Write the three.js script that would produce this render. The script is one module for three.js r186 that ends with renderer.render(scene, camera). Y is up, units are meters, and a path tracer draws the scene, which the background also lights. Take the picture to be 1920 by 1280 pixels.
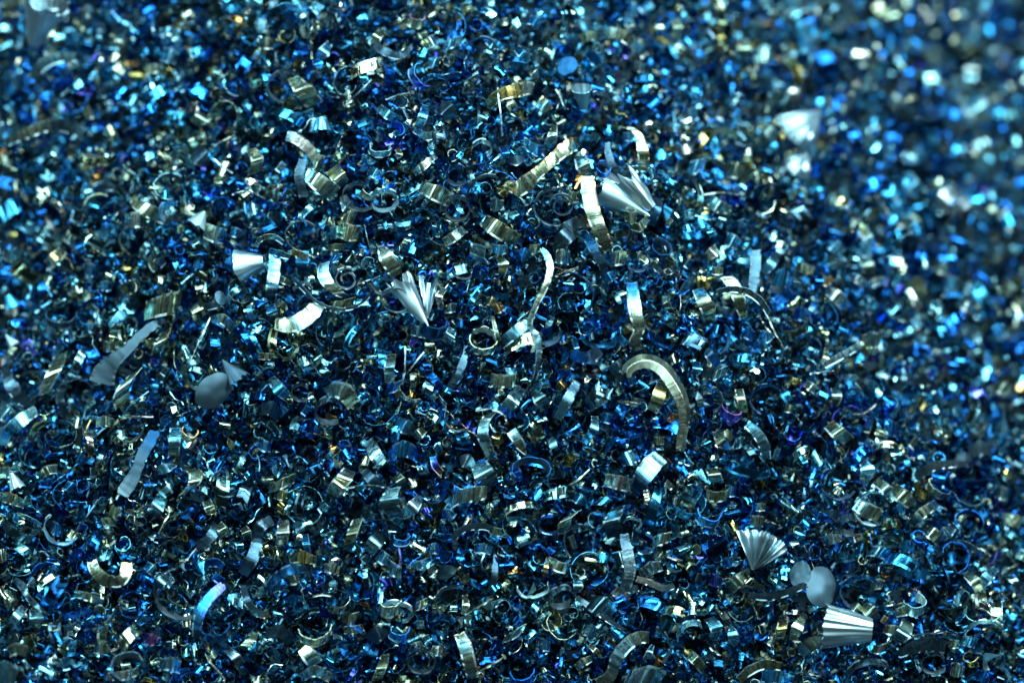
import * as THREE from 'three';
import { RectAreaLightUniformsLib } from 'three/addons/lights/RectAreaLightUniformsLib.js';
import { RoundedBoxGeometry } from 'three/addons/geometries/RoundedBoxGeometry.js';

// ---------------------------------------------------------------- camera, light, exposure
const MM = 0.001, PITCH = THREE.MathUtils.degToRad(50), DIST = 0.304;
const scene = new THREE.Scene();
scene.background = new THREE.Color().setRGB(0.008, 0.018, 0.024);      // dim workshop round the heap
const camera = new THREE.PerspectiveCamera(15, 1920 / 1280, 0.02, 20);
const VIEW = new THREE.Vector3(0, -Math.sin(PITCH), -Math.cos(PITCH));   // line of sight, square to the heap's flank
const UPSLOPE = new THREE.Vector3(0, Math.cos(PITCH), -Math.sin(PITCH)); // up along the flank
const SIDE = new THREE.Vector3(1, 0, 0);
const FACING = VIEW.clone().negate();                                    // outward from the flank
camera.position.copy(FACING).multiplyScalar(DIST);
camera.lookAt(0, 0, 0);
camera.focus = DIST - 0.0008;
camera.userData.fStop = 7.0;
const renderer = new THREE.WebGLRenderer({ antialias: true });
renderer.setSize(1024, 682);
renderer.toneMapping = THREE.LinearToneMapping;
renderer.toneMappingExposure = 1.35;
renderer.shadowMap.enabled = true;
RectAreaLightUniformsLib.init();

const V = (x, y, z) => new THREE.Vector3(x, y, z);
const rad = THREE.MathUtils.degToRad;
// elevation measured in the plane of the view from the line of sight towards "up the slope"; azimuth to the side
function towards(up, side) {
  return FACING.clone().multiplyScalar(Math.cos(rad(up)) * Math.cos(rad(side)))
    .addScaledVector(UPSLOPE, Math.sin(rad(up)) * Math.cos(rad(side))).addScaledVector(SIDE, Math.sin(rad(side))).normalize();
}
const lampMetal = new THREE.MeshStandardMaterial({ color: 0x0a0b0c, roughness: 0.6, metalness: 0.2 });
function softLamp(name, label, dir, dist, w, h, color, strength) {
  const g = new THREE.Group(); g.name = name; scene.add(g);
  g.userData = { label, category: 'lamp' };
  g.position.copy(dir).multiplyScalar(dist);
  g.lookAt(0, 0, 0);                                                     // +z faces the heap
  const box = new THREE.Mesh(new RoundedBoxGeometry(w + 0.02, h + 0.02, 0.03, 3, 0.006), lampMetal);
  box.name = 'housing'; box.position.z = -0.02; g.add(box);
  const face = new THREE.Mesh(new THREE.PlaneGeometry(w, h), new THREE.MeshStandardMaterial({ color: 0x000000, emissive: new THREE.Color().setRGB(...color), emissiveIntensity: 0.4 }));
  face.name = 'diffuser'; face.position.z = -0.0035; g.add(face);
  const l = new THREE.RectAreaLight(new THREE.Color().setRGB(...color), strength, w, h);
  l.name = name + '_glow'; l.position.z = 0.002; l.rotation.y = Math.PI; g.add(l);
  for (const m of [box, face]) { m.castShadow = true; m.receiveShadow = true; }
}
softLamp('overhead_softbox_lamp', 'large overhead softbox lamp hanging above the swarf heap', towards(27, -6), 0.48, 0.28, 0.28, [0.5, 0.9, 1.0], 8.0);
softLamp('long_strip_lamp', 'long strip lamp hanging behind the crest of the swarf heap', towards(60, 8), 0.32, 0.32, 0.06, [0.48, 0.88, 1.0], 24);
softLamp('small_bench_lamp', 'small square bench lamp beside the swarf heap', towards(42, 46), 0.36, 0.085, 0.085, [0.62, 0.92, 1.0], 44);
softLamp('side_panel_lamp', 'narrow panel lamp standing beside the swarf heap', towards(34, -54), 0.4, 0.06, 0.14, [0.48, 0.88, 1.0], 25);

// ---------------------------------------------------------------- random numbers, noise, colours
function rng(seed) { let s = seed | 0; return () => { s = (s + 0x6d2b79f5) | 0; let t = Math.imul(s ^ (s >>> 15), 1 | s); t = (t + Math.imul(t ^ (t >>> 7), 61 | t)) ^ t; return ((t ^ (t >>> 14)) >>> 0) / 4294967296; }; }
const hash = (i, k) => { let t = Math.imul((i | 0) ^ Math.imul((k | 0) + 101, 0x9e3779b1), 0x85ebca6b); t ^= t >>> 13; t = Math.imul(t, 0xc2b2ae35); t ^= t >>> 16; return (t >>> 0) / 4294967296; };
const noise1 = (x, k) => { const i = Math.floor(x), f = x - i, s = f * f * (3 - 2 * f); return (hash(i, k) * (1 - s) + hash(i + 1, k) * s) * 2 - 1; };
const noise2 = (x, y, k) => { const j = Math.floor(y), f = y - j, s = f * f * (3 - 2 * f); return noise1(x, k * 977 + j) * (1 - s) + noise1(x, k * 977 + j + 1) * s; };
const COLOURS = {                                                        // temper colours of heated steel, linear
  straw: [0.64, 0.64, 0.45], cream: [0.86, 0.82, 0.66], olive: [0.40, 0.41, 0.25], khaki: [0.34, 0.32, 0.23], ash: [0.085, 0.13, 0.16], gold: [0.74, 0.52, 0.17], orange: [0.80, 0.34, 0.10], pink: [0.74, 0.58, 0.50],
  teal: [0.30, 0.52, 0.58], cyan: [0.26, 0.64, 0.82], ice: [0.60, 0.84, 0.88], sky: [0.08, 0.43, 0.76], blue: [0.024, 0.18, 0.60], navy: [0.015, 0.09, 0.21], violet: [0.15, 0.14, 0.72], magenta: [0.5, 0.14, 0.36],
  silver: [0.60, 0.70, 0.74], slate: [0.08, 0.13, 0.17], grey: [0.30, 0.39, 0.43], dark: [0.10, 0.16, 0.21],
};
const WORDS = { straw: 'straw yellow', cream: 'pale cream', olive: 'dull olive', khaki: 'greyish khaki', ash: 'ash grey', gold: 'golden', orange: 'orange', pink: 'pinkish', teal: 'grey teal', cyan: 'bright cyan', ice: 'icy pale', sky: 'light blue', blue: 'deep blue', navy: 'dark navy', violet: 'violet', magenta: 'magenta', silver: 'silver', slate: 'slate grey', grey: 'grey', dark: 'gunmetal' };

// ---------------------------------------------------------------- the steel: left half of the map is the smooth face, right half the matt, ribbed face
function steelMaps() {
  const W = 128, H = 1024, rough = new Uint8Array(W * H * 4), bump = new Uint8Array(W * H * 4);
  for (let y = 0; y < H; y++) for (let x = 0; x < W; x++) {
    const o = (y * W + x) * 4, matt = x >= W / 2, k = (y * 64) / H;
    const streak = noise1(k, 3) * 0.5 + noise1(k * 4, 4) * 0.3, fine = hash(x + y * 131, 7) - 0.5, patch = noise2(x / 9, y / 23, 5);
    const r = matt ? 0.36 + 0.08 * patch + 0.06 * fine : 0.15 + 0.06 * streak + 0.06 * Math.max(0, patch) + 0.03 * fine;
    const rib = matt ? 0.5 + 0.42 * noise1((y / H) * 40 + 0.8 * noise2(x / 14, y / 60, 12), 11) + 0.18 * noise2(x / 3, y / 5, 8) : 0.5 + 0.25 * noise1((y / H) * 22, 9) + 0.06 * noise1(y / H * 110, 10);
    rough[o] = rough[o + 1] = rough[o + 2] = Math.max(0, Math.min(255, r * 255)); rough[o + 3] = 255;
    bump[o] = bump[o + 1] = bump[o + 2] = Math.max(0, Math.min(255, rib * 255)); bump[o + 3] = 255;
  }
  return [rough, bump].map((d) => { const t = new THREE.DataTexture(d, W, H); t.wrapS = t.wrapT = THREE.RepeatWrapping; t.magFilter = THREE.LinearFilter; t.needsUpdate = true; return t; });
}
const [roughMap, bumpMap] = steelMaps();
const steel = new THREE.MeshStandardMaterial({ color: 0xffffff, vertexColors: true, metalness: 1, roughness: 1, roughnessMap: roughMap, bumpMap, bumpScale: 0.00003, side: THREE.DoubleSide });
const ribbonSteel = steel.clone(); ribbonSteel.roughness = 1.8;
const satin = new THREE.MeshStandardMaterial({ color: 0xffffff, vertexColors: true, metalness: 1, roughness: 0.4, side: THREE.DoubleSide });
const mattSteel = new THREE.MeshStandardMaterial({ color: 0xffffff, vertexColors: true, metalness: 0.85, roughness: 0.6, side: THREE.DoubleSide });
const steelPlain = new THREE.MeshStandardMaterial({ color: 0xffffff, vertexColors: true, metalness: 1, roughness: 0.15, side: THREE.DoubleSide });
const bedSteel = new THREE.MeshStandardMaterial({ color: new THREE.Color().setRGB(0.14, 0.23, 0.29), metalness: 0.7, roughness: 0.75, side: THREE.DoubleSide });

const unblued = (c) => { const l = 0.25 * c[0] + 0.5 * c[1] + 0.25 * c[2]; return [c[0] * 0.4 + l * 0.57, c[1] * 0.4 + l * 0.6, c[2] * 0.4 + l * 0.64]; };   // the chip's inner face took less heat tint, at the same lightness
// a thin sheet of steel: pos(u, v) with u across 0..1 and v along 0..1; two faces, four rims
function sheet({ nu, nv, pos, thick, colour , len, matte = 0, outward }) {
  const P = [], N = [], e = 1e-3, a = V(), b = V();
  for (let j = 0; j <= nv; j++) for (let i = 0; i <= nu; i++) {
    const u = i / nu, v = j / nv;
    a.copy(pos(Math.min(1, u + e), v)).sub(pos(Math.max(0, u - e), v));
    b.copy(pos(u, Math.min(1, v + e))).sub(pos(u, Math.max(0, v - e)));
    P.push(pos(u, v).clone()); N.push(a.clone().cross(b).normalize());
  }
  let sum = 0; P.forEach((p, k) => { sum += N[k].dot(outward(p, k)); });
  if (sum < 0) N.forEach((n) => n.negate());
  const position = [], color = [], uv = [], index = [];
  const put = (p, c, tu, tv) => { position.push(p.x, p.y, p.z); color.push(c[0], c[1], c[2]); uv.push(tu, tv); return position.length / 3 - 1; };
  const at = (i, j) => j * (nu + 1) + i, reps = len / (8 * MM);
  for (const side of [0, 1]) {
    const base = position.length / 3;
    for (let j = 0; j <= nv; j++) for (let i = 0; i <= nu; i++) {
      const u = i / nu, v = j / nv, k = at(i, j), p = P[k].clone().addScaledVector(N[k], side ? -thick : 0);
      const half = matte || side ? 0.51 : 0.01;
      put(p, side ? unblued(colour(u, v)) : colour(u, v), half + 0.48 * u, v * reps);
    }
    for (let j = 0; j < nv; j++) for (let i = 0; i < nu; i++) {
      const q = base + at(i, j), r = base + at(i + 1, j), s = base + at(i, j + 1), t = base + at(i + 1, j + 1);
      if ((side === 0) === (sum >= 0)) index.push(q, r, t, q, t, s); else index.push(q, t, r, q, s, t);
    }
  }
  const rim = (list) => {
    const base = position.length / 3;
    list.forEach(([i, j]) => { const k = at(i, j), c = colour(i / nu, j / nv); put(P[k], c, 0.6, (j / nv) * reps); put(P[k].clone().addScaledVector(N[k], -thick), c, 0.62, (j / nv) * reps); });
    for (let m = 0; m + 1 < list.length; m++) { const q = base + m * 2; index.push(q, q + 1, q + 3, q, q + 3, q + 2); }
  };
  const js = [...Array(nv + 1).keys()], is = [...Array(nu + 1).keys()];
  rim(js.map((j) => [0, j])); rim(js.map((j) => [nu, j])); rim(is.map((i) => [i, 0])); rim(is.map((i) => [i, nv]));
  const g = new THREE.BufferGeometry();
  g.setAttribute('position', new THREE.Float32BufferAttribute(position, 3));
  g.setAttribute('color', new THREE.Float32BufferAttribute(color, 3));
  g.setAttribute('uv', new THREE.Float32BufferAttribute(uv, 2));
  g.setIndex(index); g.computeVertexNormals();
  return g;
}
const mixc = (a, b, t) => a.map((x, k) => x * (1 - t) + b[k] * t);
const plainTint = (name, seed) => (u, v) => COLOURS[name.split('>')[0]].map((x) => x * (1 + 0.12 * noise2(Math.cos(v * 6.283) * u * 3 + 9, Math.sin(v * 6.283) * u * 3 + 9, seed)));
const coneTint = (names, seed) => { const st = names.split('>').map((n) => COLOURS[n]); return (u, v) => mixc(st[0], st[st.length - 1], v).map((x) => Math.min(0.95, x * (1 + 0.1 * noise2(u * 5, v * 6, seed)))); };
function tint(names, seed, edgeName) {                                   // temper bands along v, streaks across, another tint on one edge
  const st = names.split('>').map((n) => COLOURS[n]), eg = edgeName && COLOURS[edgeName];
  return (u, v) => {
    const w = Math.min(1, Math.max(0, v + 0.05 * noise1(u * 4 + seed, seed))) * (st.length - 1), i = Math.min(st.length - 2, Math.floor(w));
    let c = st.length > 1 ? mixc(st[i], st[i + 1], Math.min(1, Math.max(0, (w - i - 0.25) * 2))) : st[0];
    if (eg) c = mixc(c, eg, Math.min(1, Math.max(0, (u - 0.84 + 0.1 * noise1(v * 9, seed)) * 5)));
    const k = 1 + 0.16 * noise1(v * 17, seed + 1) + 0.08 * noise2(u * 3, v * 31, seed + 2);
    return c.map((x) => Math.min(0.95, x * k));
  };
}
// a ribbon through control points {p, b, w}: p place, b direction of its width, w width
function ribbon(ctrl, o, seed) {
  const n = ctrl.length, cp = new THREE.CatmullRomCurve3(ctrl.map((c) => c.p), false, 'centripetal');
  const len = cp.getLength(), M = 200, L = [0];
  let last = cp.getPoint(0);
  const raw = []; for (let k = 0; k <= M; k++) { const p = cp.getPoint(k / M); raw.push(p); if (k) L.push(L[k - 1] + p.distanceTo(last)); last = p; }
  const F = raw.map((p, k) => {
    const t = (k / M) * (n - 1), i = Math.min(n - 2, Math.floor(t)), f = t - i, s = f * f * (3 - 2 * f);
    const b = ctrl[i].b.clone().lerp(ctrl[i + 1].b, s).normalize(), T = raw[Math.min(M, k + 1)].clone().sub(raw[Math.max(0, k - 1)]).normalize();
    return { p, b, T, nn: T.clone().cross(b).normalize(), w: ctrl[i].w * (1 - f) + ctrl[i + 1].w * f };
  });
  const wave = (o.wave ?? 1) * 0.045 * MM, bow = o.bow ?? 0.02, fold = o.fold || 0, lam = (o.lam ?? 1.0) * MM, out = V();
  const ends = o.point ?? 0;
  const torn = o.torn ?? 0.05, cut = (u, k) => torn * (0.5 + 0.5 * noise1(u * 5.3 + 7, seed + k));
  const pos = (u, v0) => {
    const v = v0 + cut(u, 61) * Math.pow(1 - v0, 5) - cut(u, 62) * Math.pow(v0, 5), x = v * M, i = Math.min(M - 1, Math.floor(x)), f = x - i, A = F[i], B = F[i + 1];
    const s = L[i] * (1 - f) + L[i + 1] * f, c = u * 2 - 1;
    let w = A.w * (1 - f) + B.w * f;
    if (ends) w *= Math.pow(Math.min(1, (ends > 1 ? Math.min(v, 1 - v) : 1 - v) * 3.2 + 0.05), 0.7);
    const jag = Math.abs(c) === 1 ? 1 + 0.03 * noise1(s / (0.5 * MM), seed + 5 + c) + (o.serr && c === Math.sign(o.serr) ? 0.09 * ((((s / (0.28 * MM)) % 1) + 1) % 1) : 0) : 1;
    const skew = 0.5 * noise1(s / (3 * MM), seed + 9) * c;
    const lift = wave * (noise1(s / lam + skew, seed) + 0.6 * noise1(s / lam * 2.3 + skew, seed + 1)) + bow * w * (1 - c * c) - fold * w * Math.max(0, c - 0.15);
    return out.copy(A.p).lerp(B.p, f).addScaledVector(A.b, (1 - f) * c * jag * w * 0.5).addScaledVector(B.b, f * c * jag * w * 0.5)
      .addScaledVector(A.nn, (1 - f) * lift).addScaledVector(B.nn, f * lift);
  };
  const nv = Math.max(6, Math.min(o.most ?? 180, Math.round(len / ((o.step ?? 0.2) * MM))));
  return sheet({ nu: o.nu ?? 4, nv, pos, thick: (o.thick ?? 0.1) * MM, colour: tint(o.col, seed, o.edge), len, matte: o.matte, outward: o.outward || (() => FACING) });
}

// ---------------------------------------------------------------- the heap: a flank at the angle of repose, falling away past its crest
const soft = (t, k) => (t > 8 * k ? t : k * Math.log(1 + Math.exp(t / k)));
function sink(x, y) {                                                    // millimetres below the flank's plane; x to the side, y up the slope
  return 0.82 * soft(x * 0.74 + y * 0.67 - 18, 5) + 0.6 * soft(-x * 0.6 + y * 0.5 - 20, 5) - 0.42 * soft(-x * 0.5 - y * 0.7 - 40, 5)
    + 1.3 * noise2(x / 13 + 40, y / 13 + 40, 21) + 0.7 * noise2(x / 5 + 90, y / 5 + 90, 22);
}
// a spot on the heap that is seen at (x, y) millimetres on the flank's plane, raised by up millimetres
function spot(x, y, up) {
  const k = 1 + (sink(x, y) - up) / (DIST / MM), p = V().addScaledVector(SIDE, x * MM).addScaledVector(UPSLOPE, y * MM);
  return { p: camera.position.clone().lerp(p, k), k };
}
const heapGrid = (nx, ny, below) => {
  const g = new THREE.PlaneGeometry(1, 1, nx, ny), a = g.attributes.position;
  for (let k = 0; k < a.count; k++) { const x = a.getX(k) * 190, y = a.getY(k) * 150, s = spot(x, y, -below + 0.5 * noise2(x * 1.1 + 300, y * 1.1 + 300, 31)); a.setXYZ(k, s.p.x, s.p.y, s.p.z); }
  g.computeVertexNormals(); return g;
};
const bed = new THREE.Mesh(heapGrid(190, 150, 8.5), bedSteel); bed.name = 'ground'; bed.userData = { kind: 'structure', label: 'dark packed body of the steel swarf heap', category: 'ground' }; bed.receiveShadow = true; bed.castShadow = true; scene.add(bed);

// ---------------------------------------------------------------- things and their labels
const taken = {}, things = [], footprints = [];
function numbered(name) { const n = taken[name] = (taken[name] ?? -1) + 1; return n ? name + '_' + String(n).padStart(3, '0') : name; }
function thing(name, geometry, material, label, category, group, landmark) {
  geometry.computeBoundingBox();
  const c = geometry.boundingBox.getCenter(V());
  geometry.translate(-c.x, -c.y, -c.z);
  const m = new THREE.Mesh(geometry, material); m.name = numbered(name); m.position.copy(c);
  m.castShadow = m.receiveShadow = true; m.userData = { label, category };
  if (group) m.userData.group = group;
  scene.add(m); things.push({ m, landmark, auto: !landmark });
  return m;
}
// photograph regions that were measured: [left, top, enlargement]
const REG = { A: [0, 0, 2.977], B: [640, 0, 2.977], C: [1280, 0, 2.977], D: [0, 430, 2.977], E: [640, 430, 2.977], F: [1280, 430, 2.977], G: [0, 850, 2.977], H: [640, 850, 2.977], I: [1280, 850, 2.977], J: [900, 220, 5.333], K: [420, 420, 5.82], L: [1080, 640, 5.82] };
const PX = 120 / 1920;                                                   // millimetres on the flank per photograph pixel
const conv = (r, x, y) => { const [l, t, s] = REG[r]; return [(l + x / s - 960) * PX, (640 - t - y / s) * PX]; };
let heroSeed = 100;
const wordOf = (col) => WORDS[col.split('>')[Math.floor((col.split('>').length - 1) / 2)]];
// a ribbon along "x,y,width" points; tilt turns its width towards the viewer's side, arch lifts its middle
function R(r, path, col, o = {}) {
  const s = REG[r][2], seed = heroSeed++, pts = path.trim().split(/\s+/).map((q) => q.split(',').map(Number));
  let w = 40; const c2 = pts.map(([x, y, ww]) => { w = ww ?? w; const [X, Y] = conv(r, x, y); return { X, Y, w: (w / s) * PX }; });
  const tot = c2.reduce((a, c, i) => a + (i ? Math.hypot(c.X - c2[i - 1].X, c.Y - c2[i - 1].Y) : 0), 0);
  let run = 0;
  const mid = c2[Math.floor(c2.length / 2)], rise0 = (o.h ?? 0.9) + 1.0, arch = (o.matte ? o.arch ?? 0.1 : Math.min(0.42, (o.arch ?? 0.3) * 1.55)) * tot, base = sink(mid.X, mid.Y);
  const ctrl = c2.map((c, i) => {
    if (i) run += Math.hypot(c.X - c2[i - 1].X, c.Y - c2[i - 1].Y);
    const f = run / tot, q = Math.min(c2.length - 1, i + 1), z = Math.max(0, i - 1), dx = c2[q].X - c2[z].X, dy = c2[q].Y - c2[z].Y, l = Math.hypot(dx, dy) || 1;
    const tl = rad(Array.isArray(o.tilt) ? o.tilt[0] + (o.tilt[1] - o.tilt[0]) * f : o.tilt ?? 12);
    const up = rise0 * (o.h ? 1 : 0.35 + 0.65 * Math.sin(Math.PI * Math.min(1, Math.max(0, f)))) + arch * Math.sin(Math.PI * Math.min(1, Math.max(0, f * 0.92 + 0.06))) + (o.rise ?? 0) * (f - 0.5) + (sink(c.X, c.Y) - base) * 0.5;
    const sp = spot(c.X, c.Y, up);
    footprints.push([c.X, c.Y, c.w * 0.5]);
    let bx = -dy / l, by = dx / l; if (o.dir !== undefined) { bx = Math.cos(rad(o.dir)); by = Math.sin(rad(o.dir)); }
    const b = V().addScaledVector(SIDE, bx * Math.cos(tl)).addScaledVector(UPSLOPE, by * Math.cos(tl)).addScaledVector(FACING, Math.sin(tl));
    return { p: sp.p, b, w: c.w * MM * sp.k };
  });
  for (let i = 1; i < ctrl.length; i++) if (ctrl[i].b.dot(ctrl[i - 1].b) < 0) ctrl[i].b.negate();
  const g = ribbon(ctrl, { col, ...o }, seed);
  const name = o.name || (o.matte ? 'matt_strip' : 'ribbon_shaving');
  const look = o.say || `${wordOf(col)} ${o.matte ? 'matt steel strip' : 'shiny steel ribbon'}${o.serr ? ' with a toothed edge' : o.point ? ' with a pointed tip' : tot > 9 ? ' long and bent' : ''}`;
  return thing(name, g, o.smooth ? mattSteel : o.matte ? steel : ribbonSteel, look, 'metal shaving', null, o.mark);
}
// a curl: part of a ring round an axis that points dir in the picture's plane and lean towards the viewer's side
function C(r, x, y, radius, w, dir, lean, a0, a1, col, o = {}) {
  const s = REG[r][2], seed = heroSeed++, [X, Y] = conv(r, x, y), rr = (radius / s) * PX, ww = (w / s) * PX;
  const ax = V().addScaledVector(SIDE, Math.cos(rad(dir)) * Math.cos(rad(lean))).addScaledVector(UPSLOPE, Math.sin(rad(dir)) * Math.cos(rad(lean))).addScaledVector(FACING, Math.sin(rad(lean)));
  const e1 = V().addScaledVector(SIDE, -Math.sin(rad(dir))).addScaledVector(UPSLOPE, Math.cos(rad(dir))), e2 = ax.clone().cross(e1);
  const sp = spot(X, Y, 0.7 + (o.h ?? rr * 0.55 * Math.cos(rad(lean)) + ww * 0.4 * Math.sin(rad(lean)) + 0.7)), n = Math.max(4, Math.round(Math.abs(a1 - a0) / 24)), ctrl = [];
  for (let i = 0; i <= n; i++) {
    const f = i / n, t = rad(a0 + (a1 - a0) * f), q = rr * MM * sp.k * (1 + (o.grow ?? 0.22) * (f - 0.5) + 0.07 * noise1(f * 5, seed + 40)), sq = 0.8 + 0.25 * hash(seed, 44);
    ctrl.push({ p: sp.p.clone().addScaledVector(e1, Math.cos(t) * q).addScaledVector(e2, Math.sin(t) * q * sq).addScaledVector(ax, (o.pitch ?? 0.25) * ww * MM * (f - 0.5)), b: ax, w: ww * MM * sp.k * (o.taper ? 1 - o.taper * f : 1) });
  }
  for (let t = 0; t < 360; t += 40) footprints.push([X + rr * 0.7 * Math.cos(rad(t)), Y + rr * 0.7 * Math.sin(rad(t)), Math.min(ww, rr) * 0.4]);
  const g = ribbon(ctrl, { col, ...o, outward: (p) => p.clone().sub(sp.p) }, seed);
  const sweep = Math.abs(a1 - a0), look = o.say || `${wordOf(col)} steel curl ${sweep > 400 ? 'wound into a spiral' : sweep > 270 ? 'closed into a ring' : sweep > 150 ? 'bent into a half ring' : 'bent into a short arc'}`;
  return thing('curled_shaving', g, o.matte ? steel : ribbonSteel, look, 'metal shaving', null, o.mark);
}
// a conical chip from its narrow end to its mouth
function K(r, ax, ay, mx, my, r0, r1, a0, a1, col, o = {}) {
  const s = REG[r][2], seed = heroSeed++, [X0, Y0] = conv(r, ax, ay), [X1, Y1] = conv(r, mx, my), q0 = (r0 / s) * PX, q1 = (r1 / s) * PX;
  const A = spot(X0, Y0, 1.4 + (o.up ?? 0) + q0 + q1 * 0.3), B0 = spot((X0 + X1) / 2, (Y0 + Y1) / 2, 0).k, l = Math.hypot(X1 - X0, Y1 - Y0), dir = Math.atan2(Y1 - Y0, X1 - X0), lean = rad(o.lean ?? 15), k = A.k * 0 + B0;
  const axis = V().addScaledVector(SIDE, Math.cos(dir) * Math.cos(lean)).addScaledVector(UPSLOPE, Math.sin(dir) * Math.cos(lean)).addScaledVector(FACING, Math.sin(lean));
  const e1 = V().addScaledVector(SIDE, -Math.sin(dir)).addScaledVector(UPSLOPE, Math.cos(dir)), e2 = axis.clone().cross(e1);
  const height = (l / Math.cos(lean)) * MM * k, nF = o.flutes ?? 5, fl = o.flute ?? 0.02, out = V();
  const pos = (u, v) => {
    const t = rad(a0 + (a1 - a0) * v), ru = (q0 + (q1 - q0) * u) * MM * k * (1 + fl * (0.4 + 0.9 * hash(Math.floor(t * nF / 6.283 + 0.25 + 50), seed)) * Math.sin(t * nF + 2.5 * noise1(v * 5, seed)) * (0.3 + 0.7 * u) + (o.grow ?? 0) * (v - 0.5) + (o.crumple ?? 0.07) * noise2(u * 2.5, v * 7, seed) + 0.005 * noise2(u * 7, v * 19, seed + 8));
    const h = height * (u + u * u * u * ((o.rag ?? 0.05) * noise1(v * 13, seed + 3) + 0.02 * noise1(v * 41, seed + 4)) + (o.slant ?? 0) * (v - 0.5) * u);
    return out.copy(A.p).addScaledVector(axis, h).addScaledVector(e1, Math.cos(t) * ru).addScaledVector(e2, Math.sin(t) * ru);
  };
  for (let f = 0; f <= 1; f += 0.25) footprints.push([X0 + (X1 - X0) * f, Y0 + (Y1 - Y0) * f, (q0 + (q1 - q0) * f) * 0.8]);
  const base = A.p.clone();
  const g = sheet({ nu: 12, nv: o.nv ?? 110, pos, thick: 0.09 * MM, colour: coneTint(col, seed), len: rad(a1 - a0) * q1 * MM * 0.6, matte: o.matte, outward: (p) => { const d = p.clone().sub(base); return d.addScaledVector(axis, -d.dot(axis)); } });
  return thing('conical_chip', g, o.matte ? mattSteel : satin, o.say || `${wordOf(col)} steel chip rolled into a cone`, 'metal shaving', null, o.mark);
}
// a pleated fan, spread open from a tip
function Fan(r, x, y, radius, t0, t1, pleats, amp, col, o = {}) {
  const s = REG[r][2], seed = heroSeed++, [X, Y] = conv(r, x, y), q = (radius / s) * PX, mx = X + q * 0.5 * Math.cos(rad((t0 + t1) / 2)), my = Y + q * 0.5 * Math.sin(rad((t0 + t1) / 2)), k = spot(mx, my, 0).k, A = spot(X, Y, o.h ?? 1.6), out = V();
  const pos = (u, v) => {
    const t = rad(t0 + (t1 - t0) * v), f = Math.max(0.03, u) * (1 + 0.05 * noise1(v * 9, seed) * u + (u > 0.9 ? 0.03 * noise1(v * 47, seed + 2) : 0)), l = f * q * MM * k;
    const fold = amp * (0.5 + 0.8 * hash(Math.floor(v * pleats + 0.5), seed)) * (Math.abs(((v * pleats + 0.9 * noise1(v * 6, seed + 1)) % 1) - 0.5) * 2 - 0.5);
    return out.copy(A.p).addScaledVector(SIDE, Math.cos(t) * l).addScaledVector(UPSLOPE, Math.sin(t) * l).addScaledVector(FACING, l * (fold + (o.lift ?? 0.15) + (o.cup ?? 0.5) * Math.sin(Math.PI * v) - 0.55 * u * u + 0.14 * noise2(u * 3, v * 4, seed)));
  };
  for (let f = 0.1; f < 1; f += 0.2) footprints.push([X + (mx - X) * 2 * f, Y + (my - Y) * 2 * f, q * f * 0.7]);
  const g = sheet({ nu: 10, nv: 120, pos, thick: 0.08 * MM, colour: tint(col, seed), len: q * 2 * MM, outward: () => FACING });
  return thing('fan_chip', g, satin, o.say, 'metal shaving', null, o.mark);
}
// a round flat flake, slightly dished
function Dk(r, x, y, a, dir, lean, col, o = {}) {
  const s = REG[r][2], seed = heroSeed++, [X, Y] = conv(r, x, y), q = (a / s) * PX, sp = spot(X, Y, 0.8 + (o.h ?? 1.2));
  const n = V().addScaledVector(SIDE, Math.cos(rad(dir)) * Math.sin(rad(lean))).addScaledVector(UPSLOPE, Math.sin(rad(dir)) * Math.sin(rad(lean))).addScaledVector(FACING, Math.cos(rad(lean)));
  const e1 = V(0.3, 1, 0.2).cross(n).normalize(), e2 = n.clone().cross(e1), out = V(), dish = o.dish ?? 0.12;
  const pos = (u, v) => { const t = v * Math.PI * 2 * (o.sweep ?? 1) + (o.turn ?? 0), f = Math.max(0.02, u), ru = f * q * MM * sp.k * (1 + 0.05 * noise1(v * 9, seed) * Math.sin(v * 3.1416) + 0.1 * Math.sin(t * 2 + seed)); return out.copy(sp.p).addScaledVector(e1, Math.cos(t) * ru).addScaledVector(e2, Math.sin(t) * ru).addScaledVector(n, -dish * q * MM * f * f + (o.crumple ?? 0.07) * q * MM * noise2(Math.cos(t) * f * 2 + 5, Math.sin(t) * f * 2 + 5, seed)); };
  footprints.push([X, Y, q * 0.9]);
  const g = sheet({ nu: 8, nv: 48, pos, thick: 0.09 * MM, colour: plainTint(col, seed), len: q * 2 * MM, matte: o.matte ?? 1, outward: () => n });
  return thing('disc_flake', g, (o.matte ?? 1) ? mattSteel : satin, o.say || `${wordOf(col)} round dished steel flake`, 'metal shaving', null, o.mark);
}
// ---- the pieces that can be picked out, measured one by one
// silver cones, fans and discs
K('J', 1700, 985, 1235, 705, 10, 190, -60, 290, 'silver', { lean: -16, flutes: 3, flute: 0.02, grow: 0.12, crumple: 0.14, rag: 0.14, say: 'large bright silver cone with a sharp tip and split mouth', mark: 'the large split silver cone' });
K('J', 1720, 900, 1430, 590, 60, 130, 20, 200, 'silver', { lean: 5, flutes: 3, crumple: 0.16, rag: 0.2, say: 'bright silver half cone standing behind the large split cone' });
K('K', 440, 400, 170, 460, 60, 185, -40, 260, 'silver', { crumple: 0.12, rag: 0.1, lean: -14, flutes: 3, flute: 0.02, say: 'silver truncated cone beside the tall cyan ribbon', mark: 'the truncated silver cone' });
K('E', 482, 545, 325, 300, 8, 78, -60, 290, 'silver', { lean: -8, up: 1, crumple: 0.14, rag: 0.15, flutes: 4, flute: 0.03, say: 'slim silver cone with thin rings hooked over its mouth', mark: 'the slim silver cone' });
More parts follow.
